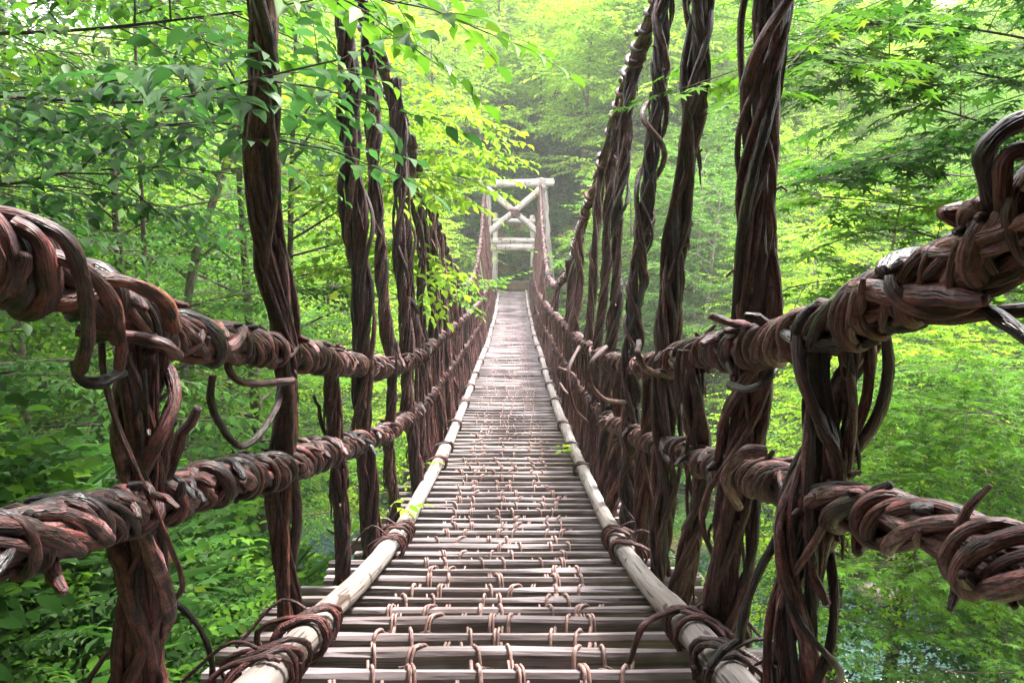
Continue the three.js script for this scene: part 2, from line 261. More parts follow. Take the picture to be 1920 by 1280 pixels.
{ // kerb logs along both edges, with their lashings
  const rnd = RNG(23);
  const logs = { '-1': [[0.5, 2.62], [2.3, 7.5], [7.2, 12.6], [12.3, 18], [17.6, 23.5], [23, 29], [28.6, 36.3]], '1': [[0.5, 4.2], [3.9, 9.1], [8.8, 14], [13.7, 19.4], [19, 25], [24.6, 30.6], [30, 36.3]] };
  const ties = { '-1': [2.0, 2.38, 4.05, 4.4, 6.9, 7.6, 8.9, 10.4, 12, 13.5, 15.5, 18, 20.6, 23.4, 26, 29, 32], '1': [2.02, 2.4, 3.95, 4.28, 6.6, 7.6, 8.8, 10.6, 12.2, 14, 16, 18.4, 21, 24, 27, 30] };
  for (const s of [-1, 1]) {
    const path = d => V(s * (0.65 + 0.018 * noise(d * 0.35, s * 3)), deckY(d) + 0.052, -d);
    logs[s].forEach(([a, b], k) => {
      const pts = [], n = Math.ceil((b - a) / 0.12);
      for (let i = 0; i <= n; i++) { const p = path(mix(a, b, i / n)); p.y += k % 2 ? 0.006 : 0; p.x += s * (k % 2 ? 0.012 : 0); pts.push(p); }
      const lg = mesh('kerb_log', tubeGeo(pts, t => 0.058 - 0.012 * (k % 2 ? 1 - t : t), 18, 0.07), logMat, bridge);
      for (const d of ties[s].filter(d => d >= a && (d < b - 0.25 || k === logs[s].length - 1))) {
        if (logs[s][k + 1] && d >= logs[s][k + 1][0]) continue;
        const acc = new Acc(), turns = d < 5 ? 5 : 3;
        for (let t = 0; t < turns; t++) {          // each turn leaves the log and reaches out to the plank ends
          const c = path(d + (t - turns / 2) * 0.026 + 0.03 * (rnd() - 0.5)), out = 0.008 + (rnd() < 0.4 ? 0.1 * rnd() : 0.01), pts2 = [], a0 = rnd() * 6, tilt = (rnd() - 0.5) * 0.12 + 0.06;
          const nn = d < 5 ? 22 : 12;
          for (let i = 0; i <= nn; i++) { const an = a0 + i / nn * Math.PI * 2.15, R = 0.064 + 0.005 * rnd() + 0.002 * t, ox = Math.cos(an), oy = Math.sin(an); pts2.push(V(c.x + s * (ox * R + Math.max(0, ox) * out), c.y + oy * R * (oy < 0 ? 1.25 : 1), c.z + tilt * ox + 0.012 * Math.sin(an * 1.5 + t))); }
          tube(acc, pts2, 0.0065 + 0.0045 * rnd(), 6, 0.25);
        }
        if (d < 5) for (let q = 0; q < 1; q++) { const c = path(d + 0.1 * (rnd() - 0.5)); tube(acc, smoothPath([V(c.x, c.y + 0.06, c.z), V(c.x + s * 0.1, c.y + 0.08 + 0.05 * rnd(), c.z + 0.08 * (rnd() - 0.5)), V(c.x + s * (0.2 + 0.1 * rnd()), c.y - 0.02, c.z + 0.2 * (rnd() - 0.5))], 8), 0.006, 5, 0.2); }
        mesh('lashing', acc.build(), d < 5 && s < 0 ? VINES[0] : VINES[rnd() < 0.5 ? 0 : 1], lg);
      }
    });
  }
}
const DETAIL = 6.8;                                // up to here each strand of vine is a piece of its own
// a bundle of twisted strands along a path; at(t) gives the axis, t = 0..1
function bundle(rnd, at, len, { strands = 12, r = 0.05, sr = [0.012, 0.026], twist = 1.2, loose = 0.15, radial = 6, step = 0.045, ends = 0.25, lump = 0.34, cross = 0 }) {
  const out = [], seed0 = rnd() * 70;
  for (let k = 0; k < strands; k++) {
    let a = 0, b = 1;
    if (rnd() < ends) { rnd() < 0.5 ? a = rnd() * 0.5 : b = 1 - rnd() * 0.5; }
    const n = Math.max(5, Math.ceil(len * (b - a) / step)), ph = k / strands * Math.PI * 2 + rnd() * 0.7, rr = r * (k < strands * 0.25 ? 0.3 + 0.3 * rnd() : 0.7 + 0.55 * rnd()), s = rnd() * 90, wild = rnd() < loose ? 1 : 0, tw = twist * (0.6 + 0.8 * rnd()) * (rnd() < cross ? -1 : 1), r1 = mix(sr[0], sr[1], Math.pow(rnd(), 1.4));
    const pts = [];
    for (let i = 0; i <= n; i++) {
      const t = mix(a, b, i / n), L = t * len, ang = ph + tw * L * 2.2 + 0.9 * noise(L * 1.6, s) , e = (1 + 0.22 * noise(L * 1.4, seed0)) * 1 + 0.5 * noise(L * 3.2, s + 20) + (wild ? 0.9 * Math.max(0, noise(L * 1.9, s + 40)) : 0);
      const [p, N, B] = at(t); const R = rr * e;
      pts.push(p.clone().addScaledVector(N, Math.cos(ang) * R).addScaledVector(B, Math.sin(ang) * R));
    }
    if (a > 0 || b < 1) { const q = a > 0 ? 0 : n, [p] = at(a > 0 ? a : b); for (let m = 0; m < 2; m++) pts[q ? n - m : m].add(pts[q ? n - m : m].clone().sub(p).multiplyScalar(0.5 - 0.25 * m)); }
    const sl = rnd() * 50;
    out.push([pts, t => r1 * (1 + 0.25 * noise(t * len * 2.6, sl) + 0.75 * Math.max(0, noise(t * len * 5.5, sl + 9) - 0.55)) * (t < 0.03 || t > 0.97 ? 0.8 : 1), radial, lump]);
  }
  return out;
}
function frameOf(fn, eps = 0.01) {                 // axis point with two directions across it
  return t => { const p = fn(t), q = fn(Math.min(1, t + eps)), o = fn(Math.max(0, t - eps)), T = q.clone().sub(o).normalize(), N = (Math.abs(T.y) > 0.8 ? V(1, 0, 0) : V(0, 1, 0)); N.addScaledVector(T, -N.dot(T)).normalize(); return [p, N, V(0, 0, 0).crossVectors(T, N)]; };
}
function strandsTo(parent, list, rnd, single, main) {          // main: the kind of stem that this bundle is mostly made of
  const pick = () => main && rnd() < 0.5 ? main : pickVine(rnd());
  if (single) { for (const s of list) mesh('vine', tubeGeo(...s), pick(), parent); return; }
  const byMat = new Map();
  for (const s of list) { const m = pick(); if (!byMat.has(m)) byMat.set(m, new Acc()); tube(byMat.get(m), ...s); }
  for (const [m, a] of byMat) { const o = mesh('vine', a.build(), m, parent); o.userData.kind = 'stuff'; }
}
{ // hangers: bundles of vine that rise from the plank ends past both rails, the long ones up to the main rope
  const rnd = RNG(5);
  const list = { '-1': [[1.7, 0, 0.066, 0.93], [2.7, 1, 0.06, 0.79], [3.46, 0, 0.055], [4.15, 1, 0.066], [5.0, 1, 0.05], [5.91, 1, 0.065], [6.55, 1, 0.05], [7.29, 1, 0.06], [7.9, 1, 0.05]], '1': [[1.75, 0, 0.078, 0.7], [2.44, 1, 0.085], [2.99, 0, 0.06], [3.55, 1, 0.066], [4.1, 0, 0.055], [4.64, 1, 0.066], [5.2, 0, 0.055], [5.75, 1, 0.056], [6.5, 1, 0.05], [7.0, 0, 0.05], [7.6, 1, 0.055]] };
  for (const s of [-1, 1]) {
    for (let d = 8.5; d < 36.4; d += 0.62 + 0.1 * (rnd() - 0.5)) list[s].push([d, rnd() < (s < 0 && d < 16 ? 0.8 : 0.55) ? 1 : 0, 0.045 + 0.015 * rnd()]);
    for (let [d, long, r, fx = 0.76] of list[s]) {
      const foot = V(s * (fx + 0.03 * (rnd() - 0.5)), deckY(d) - (long ? 0.14 : 0.16), -d + 0.05 * (rnd() - 0.5)), rail = V(s * (railLat(d) + 0.0), EYE - railDrop(d), -d), low = V(s * (railLat(d) - 0.005), EYE - lowDrop(d), -d);
      const pts = [foot, low, rail];
      if (long) { const up = EYE + cableUp(d), lat = cableLat(d) - (s < 0 && d < 6 ? 0.06 : 0); if (up > rail.y + 0.8) pts.push(V(s * mix(railLat(d), lat, 0.45), mix(rail.y, up, 0.5), -d + 0.06 * (rnd() - 0.5))); pts.push(V(s * lat, up, -d)); }
      else rail.y += 0.03;
      const sd = rnd() * 99, path = new THREE.CatmullRomCurve3(pts, false, 'centripetal'), len = path.getLength();
      const fn = t => { const p = path.getPointAt(clamp(t, 0, 1)); p.x += 0.034 * noise(t * len * 1.7, sd); p.z += 0.03 * noise(t * len * 1.5, sd + 30); return p; };
      r *= d < 2 ? 0.66 : 0.56; const near = d < DETAIL, far = d > 14, big = s > 0 && d > 2.2 && d < 2.6;
      const st = bundle(rnd, frameOf(fn), len, { strands: near ? (big ? 20 : 20) : far ? 7 : 10, r, sr: near ? [0.0055, 0.019] : [0.01, 0.022], twist: (1.8 + 2.2 * rnd()) * (rnd() < 0.8 ? 1 : -1), loose: big ? 0.65 : s > 0 ? 0.4 : 0.3, radial: near ? 8 : 5, step: near ? 0.03 : far ? 0.14 : 0.08, ends: near ? 0.32 : 0.12, cross: 0.22 });
      const g = group('hanger', bridge); strandsTo(g, st, rnd, near, VINES[[0, 4, 1, 2, 0, 3, 4][Math.floor(rnd() * 7)]]);
      if (near) { const a = new Acc(), fr = frameOf(fn); for (let k = 0; k < 9; k++) { const [p, N, B] = fr(rnd()), an = rnd() * 6.28, o = N.clone().multiplyScalar(Math.cos(an)).addScaledVector(B, Math.sin(an)), c = p.clone().addScaledVector(o, r * 0.95), L = 0.02 + 0.05 * rnd() * rnd(); tube(a, [c, c.clone().addScaledVector(o, L * 0.6).add(V(0, L * 0.3, 0)), c.clone().addScaledVector(o, L).add(V(0, L * (rnd() - 0.2), 0))], t => 0.007 * (1 - 0.5 * t), 5, 0.2); } for (let k = 0; k < 14; k++) { const [p, N, B] = fr(rnd()), an = rnd() * 6.28, o = N.clone().multiplyScalar(Math.cos(an)).addScaledVector(B, Math.sin(an)), c = p.clone().addScaledVector(o, r * 1.1), L = 0.06 + 0.1 * rnd(); tube(a, smoothPath([c, c.clone().addScaledVector(o, 0.012).add(V(0, -L * 0.5, 0)), c.clone().addScaledVector(o, 0.02 * rnd()).add(V(0, -L, 0))], 4), t => 0.0035 * (1 - 0.6 * t), 4, 0, true, 2.2); } mesh('bark_shred', a.build(), VINES[rnd() < 0.5 ? 1 : 4], g).userData.kind = 'stuff'; }
    }
  }
}
{ // rails: a core of long vines bound round and round with short lengths whose ends stick out
  const rnd = RNG(77);
  for (const s of [-1, 1]) for (const which of ['handrail', 'lower_rail']) {
    const drop = which === 'handrail' ? railDrop : lowDrop, R0 = which === 'handrail' ? 0.047 : 0.042, fat = d => 1 + 0.05 * sstep(2.6, 1.1, d) + 0.16 * noise(d * 1.3, s * 5, drop(3) * 9) ;
    const ax = d => V(s * (railLat(d) + 0.012 * noise(d * 1.1, s * 8)), EYE - drop(d) + 0.014 * noise(d * 1.6, s * 2, 5), -d);
    const g = group(which, bridge);
    const part = (a, b, near) => { const len = b - a; return bundle(rnd, frameOf(t => ax(mix(a, b, t)), 0.01), len, { strands: near ? 9 : 6, r: R0 * 0.5, sr: [0.016, 0.03], twist: 1.6, loose: 0.1, radial: near ? 8 : 5, step: near ? 0.05 : 0.15, ends: near ? 0.35 : 0 }); };
    strandsTo(g, part(-0.5, DETAIL + 0.3, true), rnd, true);
    const rest = part(DETAIL, 37.3, false);
    // binding
    const binders = [];
    for (let d = -0.4; d < 37.2;) {
      const near = d < DETAIL, hook = rnd() < 0.66, turns = near ? (hook ? 0.5 + 0.45 * rnd() : 0.4 + 0.5 * rnd()) : 1.1 + rnd() * 1.2, pitch = near ? (hook ? 0.1 + 0.5 * rnd() * rnd() + 0.08 * rnd() : 0.5 + 0.5 * rnd()) : 0.1 + 0.22 * rnd(), dir = (s > 0 ? -1 : 1) * (near && rnd() < 0.2 ? -1 : 1);
      const a0 = near && hook ? -dir * (0.2 + 1.1 * rnd()) : rnd() * 6.28, n = Math.ceil(turns * (near ? 22 : 8)) + (near ? 4 : 0);
      const r1 = near ? (d < 2.6 ? 0.0085 : 0.007) + 0.011 * Math.pow(rnd(), 1.8) : 0.009 + 0.007 * rnd(), R1 = R0 * (hook || !near ? 0.96 + (d < 1.7 ? 0.28 : 0.44) * rnd() * rnd() : 0.85 + 0.15 * rnd()), pts = [], sd = rnd() * 99, fr = frameOf(t => ax(t * 40 - 1), 0.0006), kick = 0.005 + 0.034 * rnd() * rnd();
      for (let i = -2; i <= n + 2; i++) {
        const u = i / n, an = a0 + dir * u * turns * Math.PI * 2, dd = d + u * turns * pitch, [p, N, B] = fr((dd + 1) / 40);
        const over = i < 0 ? -i : 0, sink = i > n - 2 ? (i - n + 2) * 0.004 : 0, out = over * (near ? kick : 0.004) - sink;
        const R = R1 * fat(dd) * (1 + 0.2 * noise(u * turns * 4, sd)) + out + r1 * 0.4;
        pts.push(p.clone().addScaledVector(N, Math.cos(an) * R).addScaledVector(B, Math.sin(an) * R));
      }
      const q = rnd() * 40;
      binders.push([d, [pts, t => r1 * (1 + 0.22 * noise(t * 5, q)) * (t < 0.02 || t > 0.98 ? 0.55 : 1), d < 2.8 ? 10 : near ? 7 : 5, near ? 0.2 : 0.15]]);
      d += (d < 1.5 ? 1 / Math.hypot(1, (drop(d + 0.05) - drop(d - 0.05)) / 0.1) : 1) * (near ? (d < 2.4 ? 0.013 : 0.013) + 0.045 * rnd() * rnd() + 0.004 : 0.05 + 0.03 * rnd() + d * 0.0012);
    }
    strandsTo(g, binders.filter(b => b[0] < DETAIL).map(b => b[1]), rnd, true);
    strandsTo(g, rest.concat(binders.filter(b => b[0] >= DETAIL).map(b => b[1])), rnd, false);
  }
}
{ // main ropes that sag between the towers and carry the hangers
  const rnd = RNG(41);
  for (const s of [-1, 1]) {
    const ax = d => V(s * (cableLat(d) + 0.02 * noise(d * 0.9, s * 4)), EYE + cableUp(d) + 0.02 * noise(d, s * 6), -d), g = group('main_rope', bridge);
    const list = bundle(rnd, frameOf(t => ax(mix(-1.4, 37.6, t)), 0.004), 39, { strands: 8, r: 0.032, sr: [0.012, 0.022], twist: 1.6, loose: 0.2, radial: 6, step: 0.14, ends: 0.3 });
    const fr = frameOf(t => ax(t * 40 - 1.4), 0.0006);
    for (let d = -1; d < 37.4;) {
      const pts = [], n = 12, a0 = rnd() * 6, tr = 1 + rnd(), p = 0.1 + 0.1 * rnd(), R = 0.045 + 0.02 * rnd();
      for (let i = 0; i <= n; i++) { const an = a0 + i / n * tr * 6.28, dd = d + i / n * tr * p, [c, N, B] = fr((dd + 1.4) / 40); pts.push(c.clone().addScaledVector(N, Math.cos(an) * R).addScaledVector(B, Math.sin(an) * R)); }
      list.push([pts, 0.014 + 0.01 * rnd(), 5, 0.2]); d += 0.2 + 0.4 * rnd();
    }
    strandsTo(g, list, rnd, false);
  }
}
{ // thin vines woven between the rails and the deck in the middle and far part of the span
  const rnd = RNG(91);
  for (const s of [-1, 1]) {
    const list = [];
    for (let d = 6.2; d < 36.4; d += 0.042 + 0.02 * rnd()) {
      const full = rnd() < 0.75, d2 = d + (s > 0 ? 0.35 : 0.15) * (rnd() - 0.2), top = full ? railDrop(d2) : lowDrop(d2), o = 0.05 * (rnd() - 0.5);
      const p = [V(s * (0.76 + 0.05 * (rnd() - 0.5)), deckY(d) - 0.1, -d), V(s * (railLat(d) + o), EYE - mix(deckDrop(d), top, 0.5), -mix(d, d2, 0.5) + 0.06 * (rnd() - 0.5)), V(s * (railLat(d2) + o * 0.6), EYE - top, -d2)];
      list.push([smoothPath(p, 5), 0.008 + 0.012 * rnd() * rnd() + 0.003, 4, 0]);
    }
    // at the far end strands fan from the rail up to the main rope
    for (let d = 24; d < 37; d += 0.16) { const d2 = d + 0.4 * (rnd() - 0.3); list.push([smoothPath([V(s * railLat(d), EYE - railDrop(d), -d), V(s * (mix(railLat(d), cableLat(d2), 0.5) + 0.06 * (rnd() - 0.5)), EYE + mix(-railDrop(d), cableUp(d2), 0.5), -d2), V(s * cableLat(d2), EYE + cableUp(d2), -d2)], 5), 0.012 + 0.012 * rnd(), 4, 0]); }
    const g = group('side_netting', bridge); strandsTo(g, list, rnd, false);
  }
}
{ // single lengths that have sprung loose
  const P = (...a) => a.map(p => V(...p));
  const loose = [
    [P([-0.89, 1.93, -2.3], [-0.9, 1.86, -2.3], [-0.87, 1.77, -2.3], [-0.83, 1.69, -2.35], [-0.8, 1.71, -2.45], [-0.79, 1.77, -2.6], [-0.78, 1.87, -2.7]), 0.012, 1],
    [P([-1.02, 1.28, -2.15], [-0.92, 1.26, -2.1], [-0.87, 1.18, -2.1], [-0.85, 1.1, -2.1], [-0.85, 1.02, -2.1], [-0.84, 0.93, -2.1]), 0.009, 3],
    [P([-0.83, 2.15, -1.5], [-0.74, 2.14, -1.5], [-0.67, 2.12, -1.52], [-0.67, 2.09, -1.58]), 0.013, 4],
    [P([-0.84, 2.09, -1.5], [-0.83, 2.05, -1.5], [-0.81, 2.04, -1.52], [-0.8, 2.05, -1.6]), 0.013, 3],
    [P([-0.83, 2.02, -2.3], [-0.82, 1.96, -2.25], [-0.8, 1.91, -2.3], [-0.7, 1.88, -2.5]), 0.011, 0],
    [P([0.94, 2.22, -1.2], [0.88, 2.21, -1.24], [0.84, 2.19, -1.35], [0.8, 2.18, -1.55], [0.77, 2.19, -1.75]), 0.013, 1],
    [P([0.87, 2.16, -1.15], [0.86, 2.2, -1.25], [0.89, 2.22, -1.4]), 0.013, 3],
    [P([0.86, 2, -2.3], [0.82, 1.95, -2.2], [0.77, 1.91, -2.2], [0.74, 1.89, -2.35]), 0.012, 3],
    [P([0.62, 2.13, -2.15], [0.67, 2.11, -2.15], [0.76, 2.09, -2.25], [0.89, 2.01, -2.4]), 0.013, 4],
    [P([0.58, 1.79, -4.2], [0.48, 1.71, -4.1], [0.47, 1.62, -4.1], [0.55, 1.5, -4.2], [0.73, 1.41, -4.5]), 0.014, 2],
    [P([0.61, 1.92, -3.3], [0.59, 1.88, -3.2], [0.63, 1.81, -3.25], [0.8, 1.73, -3.5]), 0.015, 2],
    [P([0.46, 1.31, -6.6], [0.57, 1.28, -6.3], [0.59, 1.19, -6.3], [0.54, 1.09, -6.5], [0.48, 1.13, -6.8]), 0.012, 4],
    [P([0.51, 1.67, -5.2], [0.42, 1.51, -5], [0.46, 1.29, -5], [0.57, 1.13, -5.2]), 0.012, 4],
    [P([0.74, 1.77, -2], [0.69, 1.77, -2], [0.66, 1.71, -2.05], [0.68, 1.63, -2.15], [0.75, 1.53, -2.25]), 0.017, 2],
    [P([0.42, 1.01, -2.25], [0.47, 1.11, -2.3], [0.6, 1.11, -2.4], [0.77, 1.06, -2.5], [0.87, 0.99, -2.5], [0.88, 0.92, -2.5]), 0.0095, 0],
    [P([-0.82, 2.37, -1.2], [-0.75, 2.36, -1.22], [-0.7, 2.33, -1.25], [-0.7, 2.25, -1.3], [-0.73, 2.17, -1.36], [-0.8, 2.08, -1.45]), 0.014, 1],
    [P([-0.75, 2.31, -1.25], [-0.7, 2.28, -1.3], [-0.69, 2.23, -1.36], [-0.72, 2.16, -1.45], [-0.78, 2.07, -1.55]), 0.013, 0],
    [P([-0.75, 2.26, -1.4], [-0.7, 2.25, -1.46], [-0.67, 2.21, -1.53], [-0.69, 2.14, -1.62]), 0.015, 5],
    [P([-0.75, 2.35, -1.2], [-0.72, 2.33, -1.21], [-0.73, 2.26, -1.25], [-0.77, 2.21, -1.3]), 0.015, 0],
    [P([0.8, 2.5, -1.08], [0.75, 2.48, -1.09], [0.73, 2.45, -1.1], [0.75, 2.4, -1.12], [0.79, 2.36, -1.15]), 0.014, 3],
    [P([0.8, 2.45, -1.08], [0.75, 2.44, -1.08], [0.75, 2.4, -1.09], [0.78, 2.35, -1.12]), 0.013, 0],
    [P([0.76, 2.38, -1.15], [0.76, 2.37, -1.18], [0.8, 2.33, -1.22], [0.84, 2.32, -1.22]), 0.016, 2],
  ];
  for (const [p, r, m] of loose) mesh('loose_vine', tubeGeo(smoothPath(p, 26), t => r * (1 + 0.15 * noise(t * 6, r * 900)), 9, 0.3), VINES[m], bridge);
}

// ---------------------------------------------------------------- gate and landing at the far end
{
  const gate = thing('timber_gate', 'pale log gate with crossed braces at the far end of the bridge', 'gate', [0, 0.45, -38]);
  const log = (name, a, b, r0, r1, mat, parent = gate) => mesh(name, tubeGeo(smoothPath([V(...a), V((a[0] + b[0]) / 2 + 0.02, (a[1] + b[1]) / 2, (a[2] + b[2]) / 2), V(...b)], 16), t => mix(r0, r1, t), 14, 0.06), mat, parent);
  const pl = log('post', [-1.42, -0.4, 0], [-1.3, 5.55, 0], 0.24, 0.18, gateMat), pr = log('post', [1.66, -0.4, 0], [1.46, 5.7, 0], 0.24, 0.18, gateMat);
  log('crossbeam', [-1.75, 5.42, 0.02], [2.05, 5.5, 0.05], 0.19, 0.21, gateMat);
  log('crossbeam', [-1.42, 2.26, 0.05], [1.68, 2.28, 0.05], 0.19, 0.18, gateMat);
  const b1 = log('brace', [-1.3, 5.2, 0.2], [1.6, 2.75, 0.2], 0.16, 0.16, gateMat);
  log('brace', [1.5, 5.25, 0.34], [-1.38, 2.85, 0.34], 0.16, 0.17, gateMat);
  const rnd = RNG(8);
  const wrap = (parent, c, ax, R, n, w) => { const a = new Acc(); for (let k = 0; k < n; k++) { const p = []; for (let i = 0; i <= 14; i++) { const an = i / 14 * 6.6 + k, q = V(Math.cos(an) * R * (1 + 0.1 * rnd()), (k / n - 0.5) * w + 0.03 * rnd(), Math.sin(an) * R * (1 + 0.1 * rnd())); q.applyQuaternion(new THREE.Quaternion().setFromUnitVectors(V(0, 1, 0), ax)); p.push(q.add(c)); } tube(a, p, 0.025, 5, 0.2); } mesh('lashing', a.build(), parent === b1 ? VINES[2] : gateMat, parent); };  // post wraps take the pale wood too, sunlit look in their colour
  wrap(b1, V(0.1, 4.02, 0.27), V(0, 1, 0), 0.26, 7, 0.34);
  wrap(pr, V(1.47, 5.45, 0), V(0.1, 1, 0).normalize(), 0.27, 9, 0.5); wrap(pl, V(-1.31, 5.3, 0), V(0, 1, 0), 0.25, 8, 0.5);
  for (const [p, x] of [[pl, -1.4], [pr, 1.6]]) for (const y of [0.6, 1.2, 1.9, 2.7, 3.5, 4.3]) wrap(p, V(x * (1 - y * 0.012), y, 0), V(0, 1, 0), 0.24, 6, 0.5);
  for (const [p, x0, x1, top] of [[pl, -1.46, -1.3, 5.3], [pr, 1.74, 1.47, 5.4]]) { const a = new Acc(); for (let k = 0; k < 46; k++) { const an = rnd() * 6.28, h0 = rnd() * 1.5 - 0.3, h1 = mix(top, 1.6, rnd() * rnd() * 1.2), pts = []; for (let i = 0; i <= 9; i++) { const y = mix(h0, h1, i / 9), u = clamp(y / top, 0, 1), R = mix(0.46, 0.2, Math.sqrt(u)) * (0.85 + 0.3 * noise(y * 1.2, k)), aa = an + 0.5 * noise(y * 0.7, k + 50); pts.push(V(mix(x0, x1, u) + Math.cos(aa) * R, y, Math.sin(aa) * R * 1.3 + 0.1)); } tube(a, pts, 0.022 + 0.02 * rnd(), 5, 0.2); } mesh('vine_sheath', a.build(), gateMat, p); }  // sheath vines coloured pale to imitate strong sun at the far end
  // the second frame behind
  log('rear_post', [-0.98, -0.4, -2.2], [-0.92, 4.1, -2.2], 0.16, 0.13, gateMat); log('rear_post', [1.1, -0.4, -2.2], [1.05, 4.0, -2.2], 0.16, 0.13, gateMat);
  log('rear_beam', [-1.05, 3.72, -2.15], [1.2, 3.68, -2.15], 0.14, 0.13, gateMat); log('rear_beam', [-1.05, 2.62, -2.15], [1.15, 2.62, -2.15], 0.2, 0.19, gateMat);

  const stepMat = new THREE.MeshStandardMaterial({ color: rgb(0.42, 0.33, 0.24), map: groundGrain, bumpMap: groundGrain, bumpScale: 0.01, roughness: 0.9 });
  const sh = new THREE.Shape(); sh.moveTo(-1.05, 0); sh.lineTo(1.0, 0.02); sh.lineTo(1.02, 0.42); sh.lineTo(-1.03, 0.44); sh.closePath();
  const st = new THREE.Mesh(new THREE.ExtrudeGeometry(sh, { depth: 0.6, bevelEnabled: true, bevelSize: 0.03, bevelThickness: 0.03, bevelSegments: 2 }), stepMat);
  st.name = 'landing_step'; st.position.set(0.05, 0.5, -40.9); st.userData = { label: 'low brown step at the end of the deck behind the gate', category: 'step' }; scene.add(st);
  const stump = mesh('stump', tubeGeo([V(0, -0.3, 0), V(0.02, 0.5, 0), V(0, 1.15, 0.02)], t => 0.3 - 0.06 * t, 12, 0.15), barkMats[0], scene); stump.position.set(1.05, 0.6, -37.0); stump.userData = { label: 'dark stump beside the end of the deck under the gate', category: 'stump' };
}

// ---------------------------------------------------------------- foliage
// leaf outlines: x across, y along, z lift; triangles
const leafShape = (pts, tris) => ({ v: pts, t: tris });
const OVATE = leafShape([[0, 0, 0], [-0.2, 0.2, 0.05], [-0.29, 0.48, 0.07], [-0.17, 0.78, 0.02], [0, 1, -0.2], [0.17, 0.78, 0.02], [0.29, 0.48, 0.07], [0.2, 0.2, 0.05], [0, 0.5, 0]], [[0, 8, 1], [1, 8, 2], [2, 8, 3], [3, 8, 4], [4, 8, 5], [5, 8, 6], [6, 8, 7], [7, 8, 0]]);
const OVATE_S = leafShape([[0, 0, 0], [-0.27, 0.4, 0.06], [0, 1, -0.08], [0.27, 0.4, 0.06]], [[0, 2, 1], [0, 3, 2]]);
const MAPLE = (() => { const v = [[0, 0.3, 0]], t = [], tips = [[-150, 0.34], [-98, 0.52], [-50, 0.68], [0, 0.78], [50, 0.68], [98, 0.52], [150, 0.34]]; tips.forEach(([a, l], i) => { const q = a * Math.PI / 180; v.push([Math.sin(q) * l, 0.3 + Math.cos(q) * l, -0.05]); if (i < 6) { const b = (a + tips[i + 1][0]) / 2 * Math.PI / 180; v.push([Math.sin(b) * 0.24, 0.3 + Math.cos(b) * 0.24, 0.03]); } }); v.push([0, 0.16, 0]); for (let i = 1; i < v.length - 1; i++) t.push([0, i + 1, i]); t.push([0, 1, v.length - 1]); return leafShape(v, t); })();
const MAPLE_S = leafShape([[0, 0, 0], [-0.5, 0.25, 0.02], [-0.16, 0.42, 0.03], [-0.42, 0.78, -0.02], [0, 0.6, 0.02], [0, 1.05, -0.06], [0.42, 0.78, -0.02], [0.16, 0.42, 0.03], [0.5, 0.25, 0.02]], [[0, 2, 1], [0, 4, 2], [2, 5, 3], [0, 7, 4], [7, 6, 5], [2, 7, 5], [0, 8, 7]]);
function leaf(acc, sh, p, dir, nrm, size, col, wid = 1) {
  const sx = dir.y * nrm.z - dir.z * nrm.y, sy = dir.z * nrm.x - dir.x * nrm.z, sz = dir.x * nrm.y - dir.y * nrm.x, b = acc.count;
  for (const [x, y, z] of sh.v) {
    const X = x * size * wid, Y = y * size, Z = z * size;
    acc.p.push(p.x + sx * X + dir.x * Y + nrm.x * Z, p.y + sy * X + dir.y * Y + nrm.y * Z, p.z + sz * X + dir.z * Y + nrm.z * Z);
    const k = -x * 0.5; let nx = nrm.x + sx * k, ny = nrm.y + sy * k, nz = nrm.z + sz * k; const l = Math.hypot(nx, ny, nz) || 1;
    acc.n.push(nx / l, ny / l, nz / l); acc.uv.push(x, y); acc.c.push(col[0], col[1], col[2]);
  }
  for (const [i, j, k] of sh.t) acc.i.push(b + i, b + j, b + k);
}
const PAL = {                                      // linear leaf colours; mid and deep darkened to stand for shade on near trees
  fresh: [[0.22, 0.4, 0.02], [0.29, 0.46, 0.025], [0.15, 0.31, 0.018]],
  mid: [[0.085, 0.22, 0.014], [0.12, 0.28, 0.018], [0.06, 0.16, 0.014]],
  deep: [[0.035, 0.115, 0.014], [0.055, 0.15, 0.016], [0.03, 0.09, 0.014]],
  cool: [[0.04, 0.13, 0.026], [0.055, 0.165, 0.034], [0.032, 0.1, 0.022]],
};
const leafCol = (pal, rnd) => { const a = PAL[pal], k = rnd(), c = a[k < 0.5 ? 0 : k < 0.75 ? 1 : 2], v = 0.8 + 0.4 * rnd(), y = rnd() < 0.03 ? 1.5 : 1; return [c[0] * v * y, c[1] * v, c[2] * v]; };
const UPV = V(0, 1, 0);
